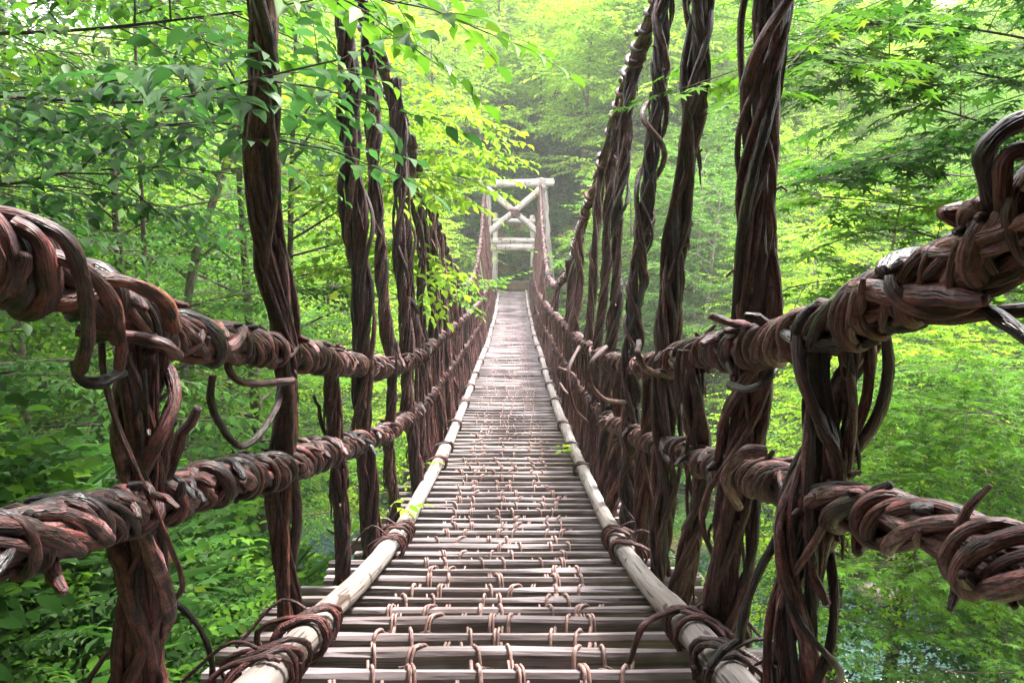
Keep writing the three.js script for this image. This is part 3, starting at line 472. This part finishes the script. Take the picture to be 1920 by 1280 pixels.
// a leafy twig: leaves to both sides in a flat, drooping plane
function spray(wood, lv, rnd, p, dir, len, o) {
  const n = Math.max(3, Math.round(len / o.gap)), side = V(0, 0, 0).crossVectors(dir, UPV).normalize(), up = V(0, 0, 0).crossVectors(side, dir).normalize();
  const end = p.clone().addScaledVector(dir, len).add(V(0, -len * o.droop, 0));
  if (o.twig && wood) tube(wood, [p, p.clone().lerp(end, 0.5).add(V(0, len * o.droop * 0.25, 0)), end], t => o.twig * (1 - 0.6 * t), 3, 0, false);
  const roll = (rnd() - 0.5) * 0.7, pl = up.clone().multiplyScalar(Math.cos(roll)).addScaledVector(side, Math.sin(roll)), sd = side.clone().multiplyScalar(Math.cos(roll)).addScaledVector(up, -Math.sin(roll));
  for (let i = 1; i <= n; i++) {
    const t = i / n, q = p.clone().lerp(end, t); q.y += len * o.droop * 0.5 * t * (1 - t) * 2;
    for (const s of i === n ? [0] : o.pair ? [-1, 1] : [i % 2 ? 1 : -1]) {
      const ang = s * (0.75 + 0.35 * rnd()), ld = dir.clone().multiplyScalar(Math.cos(ang)).addScaledVector(sd, Math.sin(ang)); ld.y -= 0.12 + o.hang * (0.4 + rnd()); ld.normalize();
      const nm = pl.clone().add(V((rnd() - 0.5) * o.scatter, (rnd() - 0.5) * o.scatter, (rnd() - 0.5) * o.scatter)); nm.addScaledVector(ld, -nm.dot(ld)).normalize();
      leaf(lv, o.shape, q, ld, nm, o.size * (0.55 + 0.7 * rnd()), leafCol(o.pal, rnd), 0.85 + 0.3 * rnd());
    }
  }
}
// a limb along a path, with side shoots carrying sprays
function limb(wood, lv, rnd, pts, r0, o) {
  const c = new THREE.CatmullRomCurve3(pts, false, 'centripetal'), len = c.getLength(), n = Math.max(6, Math.ceil(len / 0.25));
  tube(wood, c.getSpacedPoints(n), t => Math.max(0.003, r0 * (1 - 0.85 * t)), o.limbRadial ?? 5, 0.12, false);
  const m = Math.max(3, Math.round(len * (1 - o.bare) / o.every));
  for (let i = 0; i <= m; i++) {
    const t = mix(o.bare, 1, i / m), p = c.getPointAt(Math.min(1, t)), T = c.getTangentAt(Math.min(1, t)), side = V(0, 0, 0).crossVectors(T, UPV).normalize(), s = i % 2 ? 1 : -1;
    const sl = o.shoot * (0.5 + 0.7 * rnd()) * (1.1 - 0.5 * t), ang = i === m ? 0 : s * (0.6 + 0.5 * rnd()), d = T.clone().multiplyScalar(Math.cos(ang)).addScaledVector(side, Math.sin(ang)); d.y = d.y * 0.6 + (rnd() - 0.45) * o.lift; d.normalize();
    const e = p.clone().addScaledVector(d, sl); e.y -= sl * o.droop * 0.6; const mid = p.clone().lerp(e, 0.5); mid.y += sl * 0.05;
    if (sl < 0.35) { spray(wood, lv, rnd, p, d, Math.max(sl, 0.12), o); continue; }
    tube(wood, [p, mid, e], k => Math.max(0.0025, r0 * 0.3 * (1 - 0.7 * k)), o.twigRadial ?? 4, 0, false);
    const q = Math.max(2, Math.round(sl / o.sprayEvery));
    for (let j = 0; j <= q; j++) { const k = 0.2 + 0.8 * j / q, a2 = j === q ? 0 : (j % 2 ? 1 : -1) * (0.6 + 0.5 * rnd()), sd2 = V(0, 0, 0).crossVectors(d, UPV).normalize(), d2 = d.clone().multiplyScalar(Math.cos(a2)).addScaledVector(sd2, Math.sin(a2)); d2.y += (rnd() - 0.5) * 0.35; d2.normalize(); spray(wood, lv, rnd, p.clone().lerp(e, k), d2, o.spray * (0.6 + 0.7 * rnd()), o); }
  }
}
// a whole tree: tapered trunk with limbs all round, crown from base to top
function growTree(seed, { h = 9, r = 0.12, base = 0.25, spread = 2.6, limbs = 22, lean = 0.08, top = 0.35, ...o }) {
  const rnd = RNG(seed), wood = new Acc(), lv = new Acc(true), lx = (rnd() - 0.5) * 2 * lean * h, lz = (rnd() - 0.5) * 2 * lean * h;
  const trunk = new THREE.CatmullRomCurve3([V(0, -0.6, 0), V(lx * 0.1, h * 0.25, lz * 0.12), V(lx * 0.5 + 0.15 * (rnd() - 0.5), h * 0.6, lz * 0.4), V(lx, h, lz)]);
  tube(wood, trunk.getSpacedPoints(14), t => r * (1.15 - 1.05 * t), 8, 0.15, false);
  const opt = { every: 0.17, shoot: 1.05, spray: 0.44, sprayEvery: 0.14, gap: 0.055, size: 0.1, droop: 0.15, hang: 0.25, scatter: 0.5, lift: 0.5, bare: 0.18, shape: OVATE_S, pal: 'mid', pair: false, twig: 0, limbRadial: 4, twigRadial: 3, ...o };
  for (let i = 0; i < limbs; i++) {
    const t = mix(base, 0.98, Math.pow((i + 0.5 * rnd()) / limbs, 0.85)), p = trunk.getPointAt(t), az = i * 2.4 + rnd() * 0.7, u = (t - base) / (1 - base);
    const L = spread * (u < 0.35 ? mix(0.75, 1, u / 0.35) : mix(1, top, (u - 0.35) / 0.65)) * (0.75 + 0.45 * rnd()), rise = mix(0.15, 0.75, u) + 0.2 * (rnd() - 0.5);
    const d = V(Math.cos(az), 0, Math.sin(az));
    limb(wood, lv, rnd, [p, p.clone().addScaledVector(d, L * 0.45).add(V(0.1 * L * (rnd() - 0.5), L * 0.45 * rise * 1.1, 0.1 * L * (rnd() - 0.5))), p.clone().addScaledVector(d, L).add(V(0, L * rise * 0.7, 0))], r * 0.26 * (1 - 0.6 * u), opt);
  }
  return { wood: wood.build(), crown: lv.build(), tris: lv.i.length / 3 };
}
function plantTree(proto, name, label, grp, [x, y, z], turn, sc, bark = barkMats[0], lm = LEAF, category = 'tree') {
  const t = thing(name, label, category, [x, y, z], grp); t.rotation.y = turn; t.scale.setScalar(sc);
  mesh('trunk', proto.wood, bark, t); mesh('crown', proto.crown, lm, t); return t;
}
console.log('foliage');
const nearOpt = { every: 0.13, shoot: 0.55, spray: 0.26, sprayEvery: 0.13, gap: 0.05, size: 0.085, droop: 0.22, hang: 0.35, scatter: 0.45, lift: 0.5, bare: 0.12, shape: OVATE, pal: 'mid', pair: false, twig: 0.0022 };
const mapleOpt = { ...nearOpt, every: 0.085, r: 0.012, shape: MAPLE, size: 0.075, gap: 0.07, pair: true, hang: 0.25, droop: 0.15, scatter: 0.6, lift: 0.8, spray: 0.3 };
function limbTree(name, label, base, trunkPts, r, limbs, opt, mat = LEAF, grp, bark = barkMats[0]) {
  const t = thing(name, label, 'tree', base, grp), wood = new Acc(), lv = new Acc(true), rnd = RNG(Math.round(base[0] * 971 + base[2] * 313 + 5000)), B = V(...base);
  tube(wood, smoothPath(trunkPts.map(p => V(...p).sub(B)), 16), k => r * (1.1 - 0.8 * k), 9, 0.15, false);
  for (const l of limbs) { const [pts, o = {}] = l; limb(wood, lv, rnd, pts.map(p => V(...p).sub(B)), o.r ?? opt.r ?? 0.016, { ...opt, ...o }); }
  mesh('trunk', wood.build(), bark, t); mesh('crown', lv.build(), mat, t); return t;
}
const LIMBS_BEECH = [
  [[[-3.59, 3.12, -3.6], [-2.09, 2.96, -3.2], [-1.24, 2.86, -2.8], [-0.77, 2.86, -2.45], [-0.45, 2.87, -2.25]], { pal: 'cool', size: 0.09 }],
  [[[-3.13, 3.27, -3.4], [-1.85, 3.22, -3.2], [-1.01, 3.2, -2.9], [-0.55, 3.23, -2.8]], { pal: 'mid', size: 0.075 }],
  [[[-3.01, 2.63, -3.2], [-1.98, 2.58, -3], [-1.5, 2.62, -2.9], [-1.31, 2.46, -2.9]], { pal: 'cool', size: 0.08 }],
  [[[-3.73, 3.07, -4], [-2.23, 2.91, -3.8], [-1.28, 2.89, -3.4], [-0.75, 2.69, -2.7]], { pal: 'cool', size: 0.085 }],
  [[[-3.82, 3.91, -4.5], [-2.28, 3.72, -4.2], [-1.22, 3.33, -3.6]], { pal: 'deep', size: 0.075 }],
  [[[-3.19, 3.91, -3.8], [-1.71, 3.58, -3.4], [-0.59, 3.21, -2.6], [-0.32, 3.07, -2.4]], { pal: 'mid', size: 0.09 }],
  [[[-3.97, 2.39, -4.5], [-3.01, 2.55, -4.5], [-2.28, 2.3, -4.6]], { pal: 'deep', size: 0.085 }],
  [[[-4.35, 3.1, -5], [-3.27, 3.6, -5], [-1.98, 3.45, -4.8]], { pal: 'deep', size: 0.075 }],
  [[[-4.83, 2.8, -5.5], [-3.45, 3.18, -5.5], [-1.86, 2.79, -5]], { pal: 'mid', size: 0.075 }],
  [[[-4.75, 3.55, -5.5], [-3.38, 3.93, -5.2], [-2.12, 3.9, -4.8], [-1.28, 3.68, -4.4]], { pal: 'deep', size: 0.075 }],
  [[[-4.45, 2.16, -5], [-3.37, 2.23, -5], [-2.75, 2.02, -5]], { pal: 'deep', size: 0.085 }],
  [[[-5.69, 3.11, -6.5], [-4.09, 3.58, -6.2], [-2.92, 3.38, -6], [-1.98, 3.49, -5.6]], { pal: 'fresh', size: 0.085 }],
];
const LIMBS_SPRAY = [
  [[[-2.55, 2.67, -8.8], [-1.58, 3.16, -8.2], [-0.84, 3.38, -7.8], [-0.25, 3.35, -7.4]], { pal: 'fresh', size: 0.1 }],
  [[[-2.53, 3.22, -8.8], [-1.41, 3.63, -8], [-0.65, 3.69, -7.6], [-0.22, 3.49, -7.3]], { pal: 'fresh', size: 0.1 }],
  [[[-2.55, 2.49, -8.8], [-1.54, 2.92, -8], [-0.86, 3.14, -7.5], [-0.47, 3.05, -7.2]], { pal: 'fresh', size: 0.1 }],
  [[[-2.52, 3.4, -8.8], [-1.69, 3.95, -8], [-0.9, 3.75, -7.5]], { pal: 'fresh', size: 0.1 }],
  [[[-2.57, 2.05, -8.8], [-1.56, 2.19, -8], [-0.72, 2.06, -7.6]], { pal: 'fresh', size: 0.1 }],
  [[[-2.56, 2.3, -8.8], [-1.59, 2.47, -8.2], [-0.91, 2.35, -7.8]], { pal: 'fresh', size: 0.1 }],
  [[[-2.51, 3.7, -8.8], [-1.73, 4.27, -8], [-1.11, 4.48, -7.6]], { pal: 'fresh', size: 0.1 }],
  [[[-2.54, 3.04, -8.8], [-2.04, 3.16, -8.2], [-1.18, 3, -7.2], [-0.73, 3.01, -6.8]], { pal: 'fresh', size: 0.1 }],
];
const LIMBS_MAPLE = [  // upper limbs use deep, lower mid: backlit darkness put into leaf colour
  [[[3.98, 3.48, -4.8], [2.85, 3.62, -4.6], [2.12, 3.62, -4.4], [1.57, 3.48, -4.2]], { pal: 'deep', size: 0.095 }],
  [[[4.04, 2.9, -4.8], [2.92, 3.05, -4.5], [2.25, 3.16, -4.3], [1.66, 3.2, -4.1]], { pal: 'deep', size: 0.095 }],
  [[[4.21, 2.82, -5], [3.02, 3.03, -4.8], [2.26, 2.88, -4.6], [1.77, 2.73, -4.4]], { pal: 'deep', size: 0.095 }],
  [[[4.41, 2.52, -5.2], [3.18, 2.58, -5], [2.37, 2.64, -4.8], [1.76, 2.69, -4.7]], { pal: 'mid', size: 0.09 }],
  [[[4.44, 2.15, -5.2], [3.19, 2.34, -5], [2.38, 2.47, -4.8], [1.8, 2.3, -4.6]], { pal: 'mid', size: 0.09 }],
  [[[4.63, 1.99, -5.4], [3.15, 2.08, -5.2], [2.32, 2.16, -5], [1.82, 2.09, -4.9]], { pal: 'mid', size: 0.09 }],
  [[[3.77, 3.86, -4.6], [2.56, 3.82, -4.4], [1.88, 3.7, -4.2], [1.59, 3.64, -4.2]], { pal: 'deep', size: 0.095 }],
  [[[2.12, 3.62, -4.4], [1.52, 3.34, -3.7], [1.13, 3.03, -3.15]], { pal: 'mid', size: 0.09 }],
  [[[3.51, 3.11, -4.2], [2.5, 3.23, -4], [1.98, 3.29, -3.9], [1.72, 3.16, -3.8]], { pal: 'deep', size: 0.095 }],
  [[[5.16, 3.5, -6.2], [3.78, 2.93, -6], [2.84, 3.03, -5.8], [2.15, 3.08, -5.6]], { pal: 'mid', size: 0.09 }],
];
const LIMBS_LOWER = [
  [[[6.84, -1.38, -8], [4.95, -1.11, -7.4], [3.48, -0.81, -7]], { pal: 'mid', size: 0.085 }],
  [[[6.55, -1.68, -7.6], [4.72, -1.42, -7], [3.21, -1.1, -6.6]], { pal: 'mid', size: 0.085 }],
  [[[6.07, -1.7, -7], [4.49, -1.46, -6.4], [3.3, -1.17, -6]], { pal: 'deep', size: 0.085 }],
  [[[5.39, -0.48, -6.6], [4.01, -0.18, -6], [3.13, -0.15, -5.7]], { pal: 'mid', size: 0.085 }],
  [[[7, 1.27, -8.5], [4.86, 1.39, -8], [2.95, 1.44, -7.5]], { pal: 'fresh', size: 0.085 }],
  [[[7.06, 0.65, -8.5], [4.9, 0.8, -8], [3.37, 1.06, -7.2]], { pal: 'mid', size: 0.085 }],
  [[[7.12, 0.01, -8.5], [5.23, 0.27, -8], [3.5, 0.63, -7.2]], { pal: 'mid', size: 0.085 }],
  [[[7.16, -0.43, -8.5], [5.26, -0.15, -8], [3.68, 0.15, -7.2]], { pal: 'mid', size: 0.085 }],
  [[[7.37, 1.66, -9], [4.89, 1.75, -8.6], [3.09, 1.6, -8.2]], { pal: 'fresh', size: 0.085 }],
  [[[5.8, 1.19, -7], [4.51, 1.31, -6.6], [3.35, 1.32, -6.2]], { pal: 'mid', size: 0.085 }],
  [[[5.52, 0.77, -6.6], [4.27, 0.96, -6.2], [3.07, 1.13, -5.8]], { pal: 'mid', size: 0.085 }],
  [[[7.21, -1.02, -8.5], [5.31, -0.76, -8], [3.63, -0.43, -7.6]], { pal: 'mid', size: 0.085 }],
  [[[7.55, -0.32, -9], [5.52, 0.42, -9], [3.86, 0.52, -8.8]], { pal: 'fresh', size: 0.085 }],
];
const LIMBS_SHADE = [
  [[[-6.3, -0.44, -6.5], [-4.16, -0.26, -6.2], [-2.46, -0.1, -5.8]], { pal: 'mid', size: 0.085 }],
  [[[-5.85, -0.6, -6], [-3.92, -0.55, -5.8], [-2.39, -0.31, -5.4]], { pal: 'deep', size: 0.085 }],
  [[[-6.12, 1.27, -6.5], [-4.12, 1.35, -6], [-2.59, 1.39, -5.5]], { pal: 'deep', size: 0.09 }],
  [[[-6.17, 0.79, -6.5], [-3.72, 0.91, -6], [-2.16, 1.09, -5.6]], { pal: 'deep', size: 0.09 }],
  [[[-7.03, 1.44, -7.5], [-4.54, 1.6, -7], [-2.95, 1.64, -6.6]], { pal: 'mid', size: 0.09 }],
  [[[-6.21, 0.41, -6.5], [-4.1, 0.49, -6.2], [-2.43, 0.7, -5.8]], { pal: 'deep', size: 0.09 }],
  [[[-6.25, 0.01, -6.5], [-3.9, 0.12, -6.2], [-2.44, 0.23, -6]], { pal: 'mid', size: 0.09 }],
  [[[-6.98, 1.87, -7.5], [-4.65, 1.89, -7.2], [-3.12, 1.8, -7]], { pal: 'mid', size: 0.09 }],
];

limbTree('beech_tree', 'broadleaf tree whose big-leaved branches hang over the handrail', [-5.4, landY(-5.4, 3.8), -3.8], [[-5.4, landY(-5.4, 3.8) - 0.4, -3.8], [-5.2, 1.5, -3.8], [-5.1, 4, -3.7], [-4.9, 6.5, -3.6]], 0.13, LIMBS_BEECH, { ...nearOpt, every: 0.095, shoot: 0.6, r: 0.014, lift: 0.8, scatter: 0.7 }, LEAFGLOSS);
limbTree('sapling_tree', 'slender tree whose bright yellow-green sprays reach out before the gate', [-2.7, landY(-2.7, 8.8), -8.8], [[-2.7, landY(-2.7, 8.8) - 0.4, -8.8], [-2.65, -0.4, -8.8], [-2.55, 2.67, -8.8], [-2.39, 4.8, -8.7]], 0.06, LIMBS_SPRAY, { ...nearOpt, every: 0.09, shoot: 0.8, gap: 0.055, bare: 0.18, lift: 0.8 });
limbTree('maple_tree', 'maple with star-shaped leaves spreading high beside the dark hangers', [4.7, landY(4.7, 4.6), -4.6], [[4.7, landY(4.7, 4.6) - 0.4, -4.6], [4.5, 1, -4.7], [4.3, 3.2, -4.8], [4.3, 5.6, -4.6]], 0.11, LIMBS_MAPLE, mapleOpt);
limbTree('maple_tree', 'maple with layered star-shaped leaves below the handrail above the river', [7.2, landY(7.2, 8.5), -8.5], [[7.2, landY(7.2, 8.5) - 0.4, -8.5], [7.0, -1, -8.5], [6.9, 1.5, -8.6], [6.8, 4, -8.5]], 0.12, LIMBS_LOWER, { ...mapleOpt, every: 0.11, shoot: 0.8 });
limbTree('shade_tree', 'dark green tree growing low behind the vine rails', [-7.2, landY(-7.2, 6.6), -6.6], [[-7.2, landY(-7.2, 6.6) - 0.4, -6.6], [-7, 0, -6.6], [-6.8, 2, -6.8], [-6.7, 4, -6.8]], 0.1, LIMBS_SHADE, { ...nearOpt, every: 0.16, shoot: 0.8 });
limbTree('young_tree', 'slender forked young tree with two pale leaning stems behind the handrail', [-4.0, landY(-4, 9), -9], [[-4.0, landY(-4, 9) - 0.4, -9], [-3.97, 0.88, -9], [-3.77, 2.3, -9], [-3.23, 3.61, -9], [-3.0, 4.6, -9]], 0.062, [
  [[[-3.95, 1.4, -9], [-3.89, 1.79, -9.02], [-3.63, 2.94, -9.2], [-3.4, 3.8, -9.4], [-3.3, 4.6, -9.4]], { r: 0.055, bare: 0.6, pal: 'fresh' }], [[[-3.8, 2.2, -9], [-3.2, 2.6, -8.8], [-2.5, 2.7, -8.6]], { bare: 0.4, pal: 'mid' }], [[[-3.5, 3, -9], [-4.2, 3.6, -8.8], [-5, 3.9, -8.5]], { pal: 'mid' }], [[[-3.85, 2, -9], [-4.4, 2.5, -8.9], [-5.2, 2.7, -8.6]], { bare: 0.4, pal: 'mid' }]], nearOpt, LEAF, undefined, barkMats[1]);
limbTree('thin_tree', 'thin dark straight stem standing among the hanging leaves', [-3.16, landY(-3.16, 6.5), -6.5], [[-3.16, landY(-3.16, 6.5) - 0.4, -6.5], [-3.15, 2.12, -6.5], [-3.14, 3.11, -6.5], [-3.12, 4.3, -6.5], [-3.1, 5.6, -6.5]], 0.024, [[[[-3.12, 3.4, -6.5], [-2.8, 3.8, -6.4], [-2.3, 4.1, -6.2]], { r: 0.01 }], [[[-3.12, 4.2, -6.5], [-3.6, 4.6, -6.4], [-4.2, 4.7, -6.2]], { r: 0.01 }]], nearOpt);
for (const [x, d, sh, lab, sd] of [[-0.8, 4.75, OVATE, 'seedling with oval yellow-green leaves sprouting at the plank ends', 1], [0.78, 7.1, MAPLE, 'small maple seedling sprouting beside the kerb log', 2], [-0.86, 6.3, OVATE, 'seedling with a few green leaves rooted under the vine hangers', 3]]) {
  const t = thing('seedling', lab, 'seedling', [x, deckY(d) - 0.06, -d]), wood = new Acc(), lv = new Acc(true), rnd = RNG(9000 + sd);
  for (let k = 0; k < 7; k++) { const a = k * 2.3 + rnd(), e = V(Math.cos(a) * 0.12 * (x < 0 ? 1 : 1), 0.1 + 0.16 * rnd(), Math.sin(a) * 0.12); tube(wood, smoothPath([V(0, -0.1, 0), V(e.x * 0.3, e.y * 0.6, e.z * 0.3), e], 5), 0.0025, 4); spray(null, lv, rnd, e, V(Math.cos(a), 0.2, Math.sin(a)).normalize(), 0.16, { ...nearOpt, shape: sh, size: 0.07, gap: 0.05, pal: 'fresh', twig: 0, pair: true }); }
  mesh('stem', wood.build(), barkMats[0], t); mesh('foliage', lv.build(), LEAF, t);
}
{ // ground plants on the near banks
  const clump = (seed, kind) => { const rnd = RNG(seed), lv = new Acc(true); const n = kind === 'grass' ? 46 : 34;
    for (let i = 0; i < n; i++) {
      const az = rnd() * 6.28, d = V(Math.cos(az), 0, Math.sin(az));
      if (kind === 'grass') { const p = V(d.x * 0.06 * rnd(), 0, d.z * 0.06 * rnd()), L = 0.35 + 0.4 * rnd(), dir = V(d.x * 0.5, 1, d.z * 0.5).normalize(), nm = V(0, 0, 0).crossVectors(V(-d.z, 0, d.x), dir).normalize(), c = leafCol('deep', rnd); leaf(lv, OVATE_S, p, dir, nm, L * 0.6, c, 0.12); const p2 = p.clone().addScaledVector(dir, L * 0.5), d2 = V(d.x * 1.1, 0.35, d.z * 1.1).normalize(); leaf(lv, OVATE_S, p2, d2, V(0, 0, 0).crossVectors(V(-d.z, 0, d.x), d2).normalize(), L * 0.6, c, 0.12); }
      else { const st = V(d.x * 0.05, 0.02, d.z * 0.05), dir = V(d.x, 0.9 * rnd() + 0.2, d.z).normalize(); spray(null, lv, rnd, st.clone().addScaledVector(dir, 0.1), dir, 0.35 + 0.35 * rnd(), { ...nearOpt, gap: 0.055, size: 0.075, pair: true, pal: i % 3 ? 'deep' : 'mid', droop: 0.3, twig: 0 }); }
    } return lv.build(); };
  const geos = { grass: [clump(1, 'grass'), clump(2, 'grass')], shrub: [clump(3, 'shrub'), clump(4, 'shrub'), clump(5, 'shrub')] }, rnd = RNG(606), shown = [];
  const cover = { grass: [[], []], shrub: [[], [], []] };
  for (let k = 0; k < 26000; k++) {
    const d = k < 900 ? 1.2 + rnd() * 3.4 : 3.6 + Math.pow(rnd(), 0.7) * 60, s = rnd() < 0.5 ? -1 : 1, x = s * (k < 900 ? 1.3 + rnd() * 4 : 0.4 + rnd() * (d * 0.85 + 2)), y = landY(x, d); if (y < -7.7 || s > 0 && d < 7 || d > 35 && d < 43.5 && Math.abs(x) < 1.6) continue;
    const kind = rnd() < 0.2 ? 'grass' : 'shrub', v = Math.floor(rnd() * geos[kind].length), m = new THREE.Matrix4().compose(V(x, y - 0.03, -d), new THREE.Quaternion().setFromEuler(new THREE.Euler((rnd() - 0.5) * 0.3, rnd() * 6.28, (rnd() - 0.5) * 0.3)), V(1, 1, 1).multiplyScalar((0.45 + 0.8 * rnd()) * (d > 43 ? 2.2 : 1)));
    cover[kind][v].push(m);
  }
  for (let k = 0; k < 700; k++) { const d = 42.4 + rnd() * 9, x = (rnd() - 0.5) * 8; cover.shrub[k % 3].push(new THREE.Matrix4().compose(V(x, landY(x, d) - 0.05, -d), new THREE.Quaternion().setFromEuler(new THREE.Euler((rnd() - 0.5) * 0.4, rnd() * 6.28, 0)), V(1, 1, 1).multiplyScalar(0.7 + 0.9 * rnd()))); }
  for (const kind of ['grass', 'shrub']) geos[kind].forEach((g, v) => { const im = new THREE.InstancedMesh(g, LEAF, cover[kind][v].length); cover[kind][v].forEach((m, i) => im.setMatrixAt(i, m)); im.name = numbered(kind === 'grass' ? 'grass' : 'undergrowth'); im.castShadow = im.receiveShadow = true; im.userData = { kind: 'stuff', label: kind === 'grass' ? 'arching grass growing over the banks below the bridge' : 'leafy green undergrowth covering the banks below the bridge', category: kind === 'grass' ? 'grass' : 'undergrowth', group: 'ground cover on the banks' }; scene.add(im); });
}
{ // trees filling both sides of the gorge and the hillside beyond
  const protos = [
    growTree(101, { h: 9, spread: 2.9, limbs: 30, pal: 'mid', size: 0.11, lift: 1.0, scatter: 0.9 }), growTree(102, { h: 8, spread: 3.2, limbs: 24, pal: 'mid', size: 0.1, shape: MAPLE_S, pair: true, gap: 0.12, every: 0.21, droop: 0.2, lift: 1.0, scatter: 0.8 }),
    growTree(103, { h: 10, spread: 2.6, limbs: 32, pal: 'fresh', size: 0.1, base: 0.2, lift: 1.0, scatter: 0.9 }), growTree(104, { h: 7, spread: 2.6, limbs: 24, pal: 'deep', size: 0.11, base: 0.12 }),
  ];
  const lo = { every: 0.3, shoot: 1.4, spray: 0.7, sprayEvery: 0.25, gap: 0.1, size: 0.26, bare: 0.2, lift: 1.1, scatter: 0.9 };
  const far = [
    growTree(201, { h: 11, r: 0.16, spread: 3.4, limbs: 24, pal: 'fresh', ...lo }), growTree(202, { h: 12, r: 0.16, spread: 3.2, limbs: 26, pal: 'mid', base: 0.3, ...lo }),
    growTree(203, { h: 10, r: 0.14, spread: 3.6, limbs: 24, pal: 'fresh', base: 0.18, ...lo }), growTree(204, { h: 13, r: 0.17, spread: 2.9, limbs: 22, pal: 'fresh', base: 0.42, ...lo }),
    growTree(205, { h: 12, r: 0.18, spread: 2.5, limbs: 34, pal: 'cool', base: 0.1, top: 0.12, ...lo, droop: 0.35, size: 0.24 }),
  ];
  console.log('tree triangles', [...protos, ...far].map(p => p.tris).join(' '));
  const rnd = RNG(300), spots = [];
  const ok = (x, d, m) => spots.every(([a, b]) => (a - x) ** 2 + (b - d) ** 2 > m * m);
  const labs = ['mid-green broadleaf tree on the wooded gorge side by the bridge', 'green maple with small star-shaped leaves on the gorge side by the bridge', 'tall yellow-green broadleaf tree on the gorge side by the bridge', 'low dark green tree on the gorge side by the bridge'];
  const names = ['broadleaf_tree', 'maple_tree', 'broadleaf_tree', 'shade_tree'], grps = ['mid-green trees in the gorge', 'maples in the gorge', 'yellow-green trees in the gorge', 'dark trees in the gorge'];
  for (let k = 0, n = 0; k < 4000 && n < 84; k++) {
    const s = n % 2 ? 1 : -1, d = (s > 0 ? 8.5 : 6.8) + Math.pow(rnd(), 0.8) * 28, x = s * (3.6 + rnd() * Math.max(2, d * 0.85 - 2)), m = 2.3;
    if (!ok(x, d, m) || landY(x, d) < -7.6 || d > 13 && x / d > 0.325 && x / d < 0.4) continue;
    spots.push([x, d]); n++;
    const w = Math.floor(rnd() * 4), kk = d > 18 && w === 3 ? 2 : w;
    plantTree(protos[kk], names[kk], labs[kk], grps[kk], [x, landY(x, d) - 0.1, -d], rnd() * 6.28, 0.75 + 0.45 * rnd(), barkMats[rnd() < 0.3 ? 1 : 0]);
  }
  const flabs = ['rounded yellow-green tree on the steep hillside behind the gate', 'mid-green tree on the steep hillside behind the gate', 'broad low yellow-green tree on the steep hillside behind the gate', 'tall tree with bare lower trunk on the steep hillside behind the gate', 'dark bluish conifer on the steep hillside behind the gate'];
  const fnames = ['hillside_tree', 'hillside_tree', 'hillside_tree', 'hillside_tree', 'conifer_tree'], fgr = ['yellow-green hillside trees', 'mid-green hillside trees', 'broad hillside trees', 'tall hillside trees', 'hillside conifers'];
  for (let k = 0, n = 0; k < 9000 && n < 290; k++) {
    const d = 41 + Math.pow(rnd(), 1.25) * 105, x = (rnd() - 0.5) * 2 * d * 0.8;
    if (d < 47 && Math.abs(x) < 3.4 || x / d > 0.335 && x / d < 0.39 || !ok(x, d, 2.4 + d * 0.02)) continue;
    spots.push([x, d]); n++;
    let w = rnd(), kk = w < 0.4 ? 0 : w < 0.5 ? 1 : w < 0.86 ? 2 : w < 0.96 ? 3 : 4; if (kk !== 0 && kk !== 2 && Math.abs(x / d) < 0.16 && d < 85) kk = d > 60 && kk === 3 ? 3 : 0;
    plantTree(far[kk], fnames[kk], flabs[kk], fgr[kk], [x, landY(x, d) - 0.2, -d], rnd() * 6.28, 0.75 + 0.5 * rnd(), barkMats[kk === 3 ? 1 : 0]);
  }
  // unseen trees added behind and over the near end to darken camera-facing sides
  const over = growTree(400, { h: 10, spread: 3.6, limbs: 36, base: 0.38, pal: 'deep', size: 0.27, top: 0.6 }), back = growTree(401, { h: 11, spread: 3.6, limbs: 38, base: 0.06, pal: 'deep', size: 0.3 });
  for (const [x, d, sc] of [[-3.2, -1.0, 0.95], [3.4, -1.4, 0.95], [-2.4, -3.6, 1.05], [2.5, -4, 1.05], [-0.6, -6.5, 1.1], [-5.4, 0.6, 1], [5.6, 0.2, 1]]) plantTree(over, 'shading_canopy_tree', 'unseen leafy tree added at the near end of the bridge, crown overhead for shade', 'shading trees added over the near end', [x, landY(x, d) - 0.1, -d], x, sc);
  for (let k = 0; k < 22; k++) { const a2 = (k % 11) / 10 * 3.4 - 0.13, R = 7 + (k > 10 ? 3.2 : 0) + rnd(), x = Math.cos(a2) * R * 1.05, d = -Math.sin(a2) * R - 1.2; plantTree(back, 'shading_back_tree', 'unseen dense dark tree added behind the near end of the bridge for shade', 'shading trees added behind the near end', [x, landY(x, d) - 0.1, -d], rnd() * 6, 1 + 0.3 * rnd()); }
}
{ // a far ridge seen down the valley
  const a = new Acc(), nx = 60, ny = 14;
  for (let j = 0; j <= ny; j++) for (let i = 0; i <= nx; i++) { const x = -40 + i * 6, u = j / ny; a.p.push(x, -10 + u * (62 + 16 * fbm(x * 0.02, 3, 1) + 4 * noise(x * 0.13, u * 6)), -(236 + u * 60 + 6 * noise(x * 0.1, u * 5, 2))); a.n.push(0, 1, 0); a.uv.push(x / 10, u * 8); }
  for (let j = 0; j < ny; j++) for (let i = 0; i < nx; i++) { const k = j * (nx + 1) + i; a.i.push(k, k + 1, k + nx + 1, k + 1, k + nx + 2, k + nx + 1); }
  const g = a.build(); g.computeVertexNormals();
  structure('far_hill', g, new THREE.MeshStandardMaterial({ color: rgb(0.06, 0.12, 0.05), roughness: 1, bumpMap: groundMap, bumpScale: 1 }), 'far wooded ridge fading into haze down the valley', 'hill');
}
renderer.render(scene, camera);
